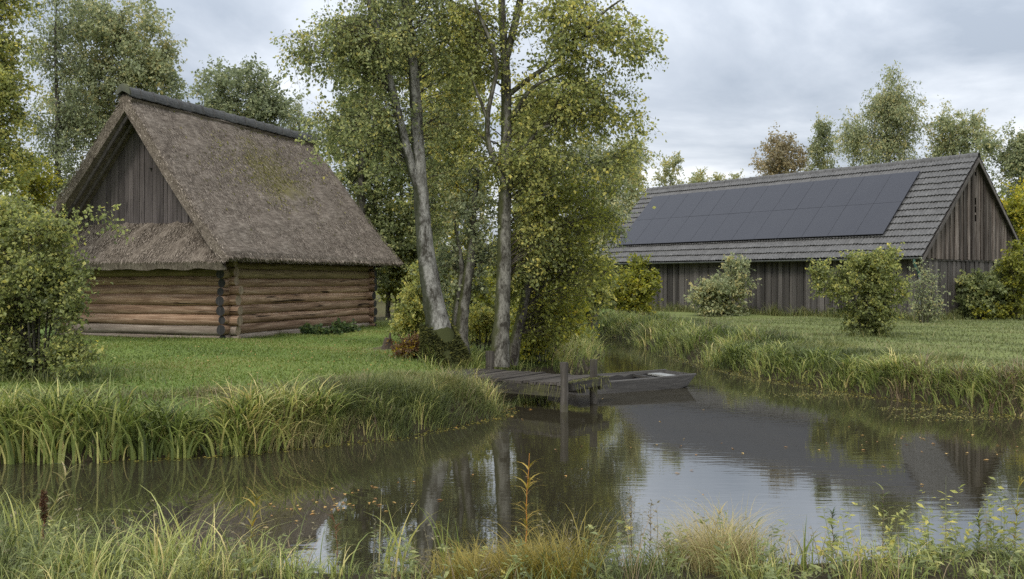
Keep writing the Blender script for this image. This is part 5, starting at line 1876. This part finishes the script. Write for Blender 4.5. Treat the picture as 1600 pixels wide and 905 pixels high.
bank_grass("bank_dry_herbs", LB, 0.8, 1.6, 150, 14, 0.16, 0.34, 0.5, 0.009, M["dry"], 0.3, lim=LBv, rad=0.14, sel=lambda P: (P[:, 0] < -2.2) & (P[:, 0] > -5.8))
LB2 = dict(xmin=-1, xmax=4, ymin=17.6, ymax=36)
bank_grass("jetty_reeds", LB, 0.05, 1.3, 420, 14, 0.3, 0.7, 0.9, 0.016, M["sedge"], 0.55, lim=LB2, rad=0.09, seg=5)
bank_grass("jetty_straw", LB, 0.05, 1.0, 90, 12, 0.3, 0.7, 0.8, 0.010, M["dry"], 0.6, lim=LB2, rad=0.09, seg=5)
bank_grass("bend_reeds", LB, 0.0, 1.2, 260, 10, 0.3, 0.7, 0.8, 0.025, M["sedge"], 0.45, lim=dict(xmin=-3, xmax=4, ymin=24, ymax=42), rad=0.12)
RBv = dict(xmin=2, xmax=12, ymin=12, ymax=24)
bank_grass("barn_bank_sedge", RB, 0.0, 0.8, 560, 15, 0.24, 0.58, 1.15, 0.027, M["sedge"], 0.45, sd=0.25, lim=RBv, seg=6, rad=0.09, sel=lambda P: (patchy(P, 1.3, 4.0) > 0.42) | (rng.uniform(0, 1, len(P)) < 0.3))
bank_grass("barn_bank_tussocks", RB, 0.0, 1.0, 520, 22, 0.15, 0.42, 1.1, 0.010, M["meadow"], 0.28, lim=RBv, seg=5, rad=0.12)
bank_grass("barn_bank_dry_sedge", RB, -0.04, 0.8, 120, 14, 0.35, 0.66, 1.0, 0.013, M["dry"], 0.5, lim=dict(xmin=6.9, xmax=12, ymin=12, ymax=18), seg=6, rad=0.1)
bank_grass("barn_bank_grass", RB, 0.5, 2.4, 1500, 12, 0.06, 0.26, 0.9, 0.010, M["meadow"], 0.36, lim=RBv, rad=0.13)
RBf = dict(xmin=2, xmax=7, ymin=22.5, ymax=40)
bank_grass("stream_bend_grass", RB, 0.0, 2.2, 620, 26, 0.12, 0.52, 1.1, 0.016, M["meadow"], 0.26, lim=RBf, rad=0.2, seg=5)
bank_grass("stream_bend_sedge", RB, 0.0, 1.4, 260, 16, 0.25, 0.7, 1.0, 0.024, M["sedge"], 0.45, lim=RBf, rad=0.14, seg=5)
bank_grass("stream_bend_straw", RB, 0.1, 2.6, 60, 12, 0.25, 0.6, 0.9, 0.014, M["dry"], 0.5, lim=RBf, rad=0.15)

# short lawn, both sides
def lawn(name, n, x0, x1, y0, y1, h, w, mu, test, mat="lawn_blade"):
    P = np.column_stack([rng.uniform(x0, x1, n), y0 + (y1 - y0) * rng.uniform(0, 1, n) ** 1.25])
    k = test(P)
    P = P[k]
    B = ground_pts(P)
    k = B[:, 2] > 0.3
    B = B[k]
    P = P[k]
    n = len(P)
    g = Geo()
    hh = h * rng.uniform(0.5, 1.4, n) * (0.6 + 0.8 * patchy(P, 0.8))
    g.blades(B, rng.uniform(0, 6.28, n), hh, hh * rng.uniform(0, .5, n), hh * .5, w * rng.uniform(.7, 1.4, n), np.clip(mu + 0.5 * (patchy(P, 0.45, 1) - .5) + rng.normal(0, .2, n), 0, 1), 2)
    return tag(obj(name, g, M[mat]), kind="stuff")


def in_cabin(P):
    c, s = math.cos(0.341), math.sin(0.341)
    q = P - np.array([-7.36, 25.14])
    lx = c * q[:, 0] - s * q[:, 1]
    ly = s * q[:, 0] + c * q[:, 1]
    return (lx > -CW + 0.1) & (lx < -0.1) & (ly > 0.1) & (ly < CL - 0.1)


def bare(P):
    return (np.hypot((P[:, 0] + 2.75), P[:, 1] - 22.6) < 0.55 + 0.5 * patchy(P, 2.0)) & (rng.uniform(0, 1, len(P)) < 0.85)


lawn("lawn_grass", 170000, -12.5, 3.2, 13.2, 36, 0.042, 0.014, 0.5, lambda P: (~in_cabin(P)) & (~bare(P)) & (P[:, 0] > -0.56 * P[:, 1]))
lawn("barn_lawn_grass", 90000, 4, 24, 15, 40, 0.065, 0.018, 0.5, lambda P: P[:, 0] < 0.58 * P[:, 1], "lawn_pale")

# foreground meadow on the near bank
NBv = dict(xmin=-7, xmax=7, ymin=6, ymax=10)
bank_grass("foreshore_grass", NB, -0.05, 2.2, 760, 20, 0.08, 0.30, 1.1, 0.0058, M["meadow"], 0.26, lim=NBv, rad=0.10, seg=5, sel=lambda P: (patchy(P, 1.1, 5.0) > 0.46) | (rng.uniform(0, 1, len(P)) < 0.3))
bank_grass("foreshore_green_grass", NB, -0.05, 2.4, 700, 16, 0.12, 0.36, 1.0, 0.0085, M["sedge"], 0.42, lim=NBv, rad=0.09, seg=5, sel=lambda P: (patchy(P, 1.3, 1.0) > 0.5) | (rng.uniform(0, 1, len(P)) < 0.25))
bank_grass("foreshore_golden_grass", NB, -0.02, 1.0, 80, 30, 0.22, 0.52, 1.0, 0.0062, M["meadow_gold"], 0.42, lim=dict(xmin=-0.25, xmax=0.4, ymin=6, ymax=10), rad=0.08, seg=6)
bank_grass("foreshore_wild_grass", NB, -0.1, 1.5, 120, 26, 0.3, 0.7, 1.1, 0.0060, M["meadow"], 0.25, lim=dict(xmin=-6.5, xmax=-3.0, ymin=6, ymax=10), rad=0.12, seg=6)
bank_grass("foreshore_wild_sedge", NB, -0.1, 1.2, 60, 14, 0.3, 0.62, 1.1, 0.011, M["sedge"], 0.40, lim=dict(xmin=-6.5, xmax=-1.2, ymin=6, ymax=10), rad=0.08, seg=6)
bank_grass("foreshore_russet_grass", NB, -0.05, 0.8, 60, 30, 0.24, 0.5, 1.0, 0.0055, M["meadow"], 0.85, lim=dict(xmin=1.1, xmax=1.75, ymin=6, ymax=10), rad=0.09, seg=6)
bank_grass("foreshore_straw", NB, -0.05, 1.6, 40, 14, 0.2, 0.5, 1.1, 0.005, M["dry"], 0.8, lim=NBv, rad=0.10, seg=6)


def weeds(name, x0, x1, lo, hi, n, hmin, hmax, leaf, mat, mu, lean=0.12):
    """leafy weed stalks too many to count"""
    P, az, o = offset_from(NB, lo, hi, n, ymin=6, ymax=10, xmin=x0, xmax=x1)
    B = ground_pts(P)
    B[:, 2] = np.maximum(B[:, 2], 0) - 0.02
    h = rng.uniform(hmin, hmax, n)
    L = np.stack([rng.normal(0, lean, n), rng.normal(0, lean, n), h], -1)
    g = Geo()
    g.blades(B, np.arctan2(L[:, 1], L[:, 0]), h, np.hypot(L[:, 0], L[:, 1]) * 1.0, 0.0, 0.006, np.full(n, 0.2), 4)
    m = 16
    t = rng.uniform(0.15, 1.0, (n, m))
    Q = (B[:, None, :] + L[:, None, :] * t[..., None]).reshape(-1, 3)
    a = rng.uniform(0, 6.28, n * m)
    D = np.stack([np.cos(a), np.sin(a), rng.uniform(-0.3, 0.7, n * m)], -1)
    sz = leaf * rng.uniform(0.5, 1.3, n * m) * (1.25 - 0.6 * t.ravel())
    g.leaves(Q, D, unit(rng.normal(0, 0.5, (n * m, 3)) + np.array([0, 0, 1.0])), sz, sz * 0.36, np.clip(np.repeat(rng.normal(mu, 0.15, n), m) + rng.normal(0, 0.15, n * m), 0, 1))
    return tag(obj(name, g, mat), kind="stuff")


weeds("foreshore_weeds", -6.5, 7, 0.0, 1.8, 260, 0.15, 0.42, 0.075, M["leaf_green"], 0.4)
weeds("foreshore_tall_weeds", 2.0, 5.2, -0.08, 0.9, 75, 0.25, 0.6, 0.075, M["leaf_olive"], 0.45)
weeds("foreshore_brown_weeds", -6, 6, -0.05, 1.0, 70, 0.25, 0.55, 0.05, M["leaf_brown"], 0.4)

# iris leaf clumps on the near bank
def iris(label, px, d, n, hmin, hmax, mu):
    x = (px - 800) / 1500 * d
    b = np.array([[x, d]])
    z0 = float(height(b)[0])
    g = Geo()
    B = np.column_stack([rng.normal(0, 0.07, n), rng.normal(0, 0.05, n), np.full(n, -0.04)])
    h = rng.uniform(hmin, hmax, n)
    g.blades(B, rng.uniform(0, 6.28, n), h, h * rng.uniform(0, .25, n), h * rng.uniform(0, .5, n), rng.uniform(.012, .022, n), np.clip(rng.normal(mu, .12, n), 0, 1), 6, twist=rng.uniform(-2.5, -.7, n))
    o = obj("iris_clump", g, M["sedge"])
    o.location = (x, d, max(z0, 0))
    tag(o, label, "plant", "iris clumps on the near bank")


iris("upright green iris leaves left of the golden tuft, nearer one of two clumps", 700, 6.9, 9, .35, .6, .5)
iris("pale green iris leaves bending over the water, left one of the two middle clumps", 610, 6.7, 12, .3, .62, .75)
iris("arching green blade clump on the near bank below the cabin's corner", 270, 7.0, 18, .3, .58, .7)
iris("short yellow-green blade clump on the near bank right of the bright sky reflection", 1250, 6.7, 12, .25, .45, .5)
iris("blue-green blade clump at the lower left corner", 40, 7.4, 16, .35, .6, .75)


def herb(name, label, px, top_y, d, mat_stem, mat_leaf, n_leaf, leaf_l, lean=0.0, r=0.006, head=None, side=1.0, mu=.5):
    """tall dying stalk with narrow leaves"""
    x = (px - 800) / 1500 * d
    z0 = max(float(height(np.array([[x, d]]))[0]), 0.0)
    top = EYE - (top_y - 436.8) / 1500 * d - z0
    t = np.linspace(0, 1, 8)
    P = np.stack([lean * t ** 2 + rng.normal(0, .006, 8), rng.normal(0, .006, 8), -0.05 + (top + .05) * t], -1)
    o = empty(name, (x, d, z0))
    tag(o, label, "plant", "dead stalks on the near bank")
    g = Geo()
    g.tube(P, np.linspace(r, r * .35, 8), 6)
    obj("stalk", g, mat_stem, o)
    l = Geo()
    f = rng.uniform(.2, 1, n_leaf)
    B = np.stack([np.interp(f, t, P[:, k]) for k in range(3)], -1)
    l.blades(B, rng.uniform(-1, 1, n_leaf) * side + np.where(rng.uniform(0, 1, n_leaf) < .5, 0, np.pi), leaf_l * rng.uniform(.3, .8, n_leaf), leaf_l * .5, leaf_l * rng.uniform(.2, .8, n_leaf), leaf_l * .09 + .003, np.clip(rng.normal(mu, .25, n_leaf), 0, 1), 4)
    if head:
        k = head
        zz = rng.uniform(.6, 1.0, k)
        B = np.stack([np.interp(zz, t, P[:, q]) for q in range(3)], -1) + rng.normal(0, .012, (k, 3))
        l.leaves(B, unit(rng.normal(0, 1, (k, 3)) + np.array([0, 0, .5])), rng.normal(0, 1, (k, 3)), rng.uniform(.015, .03, k), .012, np.clip(rng.normal(.3, .2, k), 0, 1))
    obj("leaves", l, mat_leaf, o)
    return o


herb("dock_stalk", "rusty brown seeding dock stalk at the lower left", 68, 770, 7.3, M["stem_brown"], M["leaf_red"], 10, .07, head=420, r=.009, mu=.1)
herb("grass_stalk", "tall nodding grass stalk with pale seed head behind the rusty dock", 75, 712, 7.5, M["stem_green"], M["meadow"], 26, .16, lean=.2, mu=.7)
herb("willowherb_stalk", "orange withering willowherb stalk rising from the golden tuft", 822, 708, 7.0, M["stem_orange"], M["meadow_gold"], 40, .13, lean=.015, r=.006, side=1.2, mu=.7)
herb("yellow_stalk", "yellow stalk with hanging leaves above the near bank below the cabin's long wall", 388, 778, 7.0, M["stem_green"], M["meadow_gold"], 24, .14, lean=.06, mu=.4)
herb("thistle_stalk", "dark dead thistle stalk against the bright water, taller of the pair", 985, 775, 6.9, M["stem_grey"], M["leaf_brown"], 26, .07, head=50, r=.004, mu=.05)
herb("thistle_stalk", "dark dead thistle stalk against the bright water, shorter right one of the pair", 1016, 785, 6.9, M["stem_grey"], M["leaf_brown"], 30, .06, head=30, r=.003, mu=.05)
herb("mint_stalk", "dark leafy stalk on the near bank in front of the panel reflection", 1300, 800, 6.8, M["stem_grey"], M["leaf_dark"], 60, .06, r=.004, mu=.5)
herb("mint_stalk", "thin leafy stalk sprouting before the roof reflection, tallest at lower right", 1380, 765, 6.9, M["stem_grey"], M["meadow"], 36, .09, r=.004, mu=.6)
herb("nettle_stalk", "green leafy weed at the lower right beside the gable reflection", 1530, 800, 6.9, M["stem_green"], M["lawn_blade"], 60, .08, r=.004, mu=.6)
herb("reed_stalk", "yellowing reed stalk near the right edge of the near bank", 1585, 745, 7.4, M["stem_green"], M["meadow_gold"], 24, .12, lean=.05, mu=.5)
herb("grass_stalk", "pale seeding grass stalk rising from the russet tuft before the bright water", 1112, 800, 6.9, M["stem_green"], M["meadow"], 22, .10, lean=.06, r=.003, mu=.9)
herb("grass_stalk", "bending seed stalk just right of the russet tuft on the near bank", 1165, 812, 6.9, M["stem_green"], M["meadow"], 22, .12, lean=.10, r=.003, mu=.8)
herb("dry_stalk", "thin reddish dry stalk standing over floating leaves left of the iris", 528, 790, 7.4, M["stem_brown"], M["leaf_red"], 20, .08, r=.003, lean=-.05, mu=.4)

# ------------------------------------------------------------------ things floating on the water
def floaters(name, pts, mat, lmin, lmax, mu):
    pts = np.asarray(pts)
    k = inside(pts)
    pts = pts[k]
    n = len(pts)
    g = Geo()
    az = rng.uniform(0, 6.28, n)
    P = np.column_stack([pts, rng.uniform(.004, .010, n)])
    g.leaves(P, np.stack([np.cos(az), np.sin(az), np.zeros(n)], -1), np.broadcast_to([0, 0, 1.0], (n, 3)) + rng.normal(0, .05, (n, 3)), rng.uniform(lmin, lmax, n), rng.uniform(lmin, lmax, n) * .6, np.clip(rng.normal(mu, .25, n), 0, 1))
    return tag(obj(name, g, mat), kind="stuff")


def wpt(px, py):
    d = EYE * 1500 / (py - 436.8)
    return np.array([(px - 800) / 1500 * d, d])


pts = []
a, _, _ = offset_from(LB, -0.28, 0.0, 500, xmin=-5, xmax=0.3, ymin=11, ymax=17)
pts.append(a)
a, _, _ = offset_from(RB, -0.5, 0.0, 1500, xmin=4.4, xmax=11, ymin=12, ymax=28)
pts.append(a)
for px, py, n, sx, sy in ((1290, 618, 260, .55, .25), (1180, 590, 160, .4, .5), (1500, 652, 260, .5, .25), (1420, 640, 120, .4, .15)):
    pts.append(wpt(px, py) + rng.normal(0, 1, (n, 2)) * np.array([sx, sy]))
floaters("floating_weed", np.concatenate(pts), M["weed"], .02, .07, .45)
pts = [wpt(520, 790) + rng.normal(0, 1, (26, 2)) * np.array([.35, .35]), wpt(560, 770) + rng.normal(0, 1, (14, 2)) * np.array([.25, .5]), wpt(800, 640) + rng.normal(0, 1, (22, 2)) * np.array([.25, .6]),
       wpt(1480, 690) + rng.normal(0, 1, (26, 2)) * np.array([.6, .7]), np.column_stack([rng.uniform(-5, 7, 22), rng.uniform(9, 19, 22)]), wpt(1030, 700) + rng.normal(0, 1, (16, 2)) * np.array([1.0, 1.5])]
floaters("floating_leaves", np.concatenate(pts), M["fallen"], .03, .075, .5)


# ------------------------------------------------------------------ weeds along the walls, fallen leaves on the grass
def local_to_world(o, L):
    c, s_ = math.cos(o.rotation_euler[2]), math.sin(o.rotation_euler[2])
    return np.column_stack([o.location[0] + c * L[:, 0] - s_ * L[:, 1], o.location[1] + s_ * L[:, 0] + c * L[:, 1]])


def foot_weeds(name, P, hmin, hmax, w, mat, mu):
    n = len(P)
    h = rng.uniform(hmin, hmax, n) * (0.4 + 0.9 * patchy(P, 1.6))
    g = Geo()
    B = ground_pts(P)
    B[:, 2] -= 0.02
    g.blades(B, rng.uniform(0, 6.28, n), h, h * rng.uniform(0, .4, n), h * rng.uniform(.1, .9, n), w * rng.uniform(.6, 1.3, n), np.clip(rng.normal(mu, .22, n), 0, 1), 4)
    return tag(obj(name, g, mat), kind="stuff")


n = 5200
foot_weeds("barn_foot_weeds", local_to_world(barn, np.column_stack([0.30 - np.abs(rng.normal(0, 0.28, n)), rng.uniform(-0.2, BLN, n)])), 0.15, 0.65, 0.018, M["meadow"], 0.45)
n = 1500
foot_weeds("barn_gable_weeds", local_to_world(barn, np.column_stack([rng.uniform(0, 8.3, n), 0.12 - np.abs(rng.normal(0, 0.25, n))])), 0.12, 0.45, 0.016, M["meadow"], 0.4)
n = 1500
foot_weeds("cabin_foot_grass", local_to_world(cab, np.vstack([np.column_stack([0.0 + np.abs(rng.normal(0, 0.06, n)) - 0.12, rng.uniform(0.2, CL, n)]), np.column_stack([rng.uniform(-CW, 0, n), 0.14 - np.abs(rng.normal(0, 0.06, n))])])), 0.04, 0.14, 0.010, M["lawn_blade"], 0.45)
for nm, cxy, sd_, n_, hm_ in (("hornbeam_foot_grass", (10.0, 27.0), 0.75, 1100, 0.34), ("hazel_foot_grass", (-7.5, 15.2), 0.9, 1500, 0.34), ("jetty_tree_foot_grass", (-0.9, 19.0), 1.0, 1700, 0.26)):
    P = np.array(cxy) + rng.normal(0, sd_, (n_, 2)) * np.array([1.0, 0.6])
    P = P[fast_height(P) > 0.35]
    foot_weeds(nm, P, 0.08, hm_, 0.011, M["meadow"], 0.35)
n = 420
P = np.vstack([np.column_stack([rng.normal(-2.2, 2.4, n), rng.normal(20.5, 2.6, n)]), np.column_stack([rng.uniform(-10, 2, 90), rng.uniform(14, 26, 90)]), np.column_stack([rng.uniform(6, 18, 90), rng.uniform(18, 34, 90)])])
P = P[(fast_height(P) > 0.45) & ~in_cabin(P)]
n = len(P)
B = ground_pts(P)
B[:, 2] += rng.uniform(0.015, 0.05, n)
a = rng.uniform(0, 6.28, n)
g = Geo()
g.leaves(B, np.stack([np.cos(a), np.sin(a), rng.normal(0, .25, n)], -1), unit(rng.normal(0, .3, (n, 3)) + np.array([0, 0, 1.0])), rng.uniform(.03, .06, n), rng.uniform(.02, .04, n), rng.uniform(0, .8, n))
tag(obj("fallen_leaves", g, M["fallen"]), kind="stuff")

# descriptions for the masses of vegetation and the setting
WHERE = {"bank_": "on the left bank below the cabin lawn", "barn_bank_": "on the right bank before the barn", "stream_bend_": "on the far right bank where the stream bends",
         "foreshore_": "on the near bank at the bottom of the view", "jetty_": "on the bank around the jetty", "bend_": "along the far stream bend",
         "barn_": "at the barn", "cabin_": "at the foot of the cabin's log walls", "hornbeam_": "around the rounded bush on the right lawn", "hazel_": "under the large left bush",
         "lawn_": "of the lawn in front of the cabin", "floating_": "drifting on the stream", "fallen_": "scattered over the lawns"}
for o in list(bpy.data.objects):
    if o.parent is None and o.get("kind") == "stuff" and not o.get("label"):
        pre = [k for k in sorted(WHERE, key=len, reverse=True) if o.name.startswith(k)]
        words = o.name.split(".")[0].split("_")
        o["label"] = "mass of " + " ".join(words) + " " + (WHERE[pre[0]] if pre else "beside the stream")
        o["category"] = words[-1]
for nm, lab, cat_ in (("ground", "grassy ground of lawns and stream banks", "ground"), ("stream_water", "still brown stream mirroring trees, barn and sky", "water")):
    tag(bpy.data.objects[nm], lab, cat_)
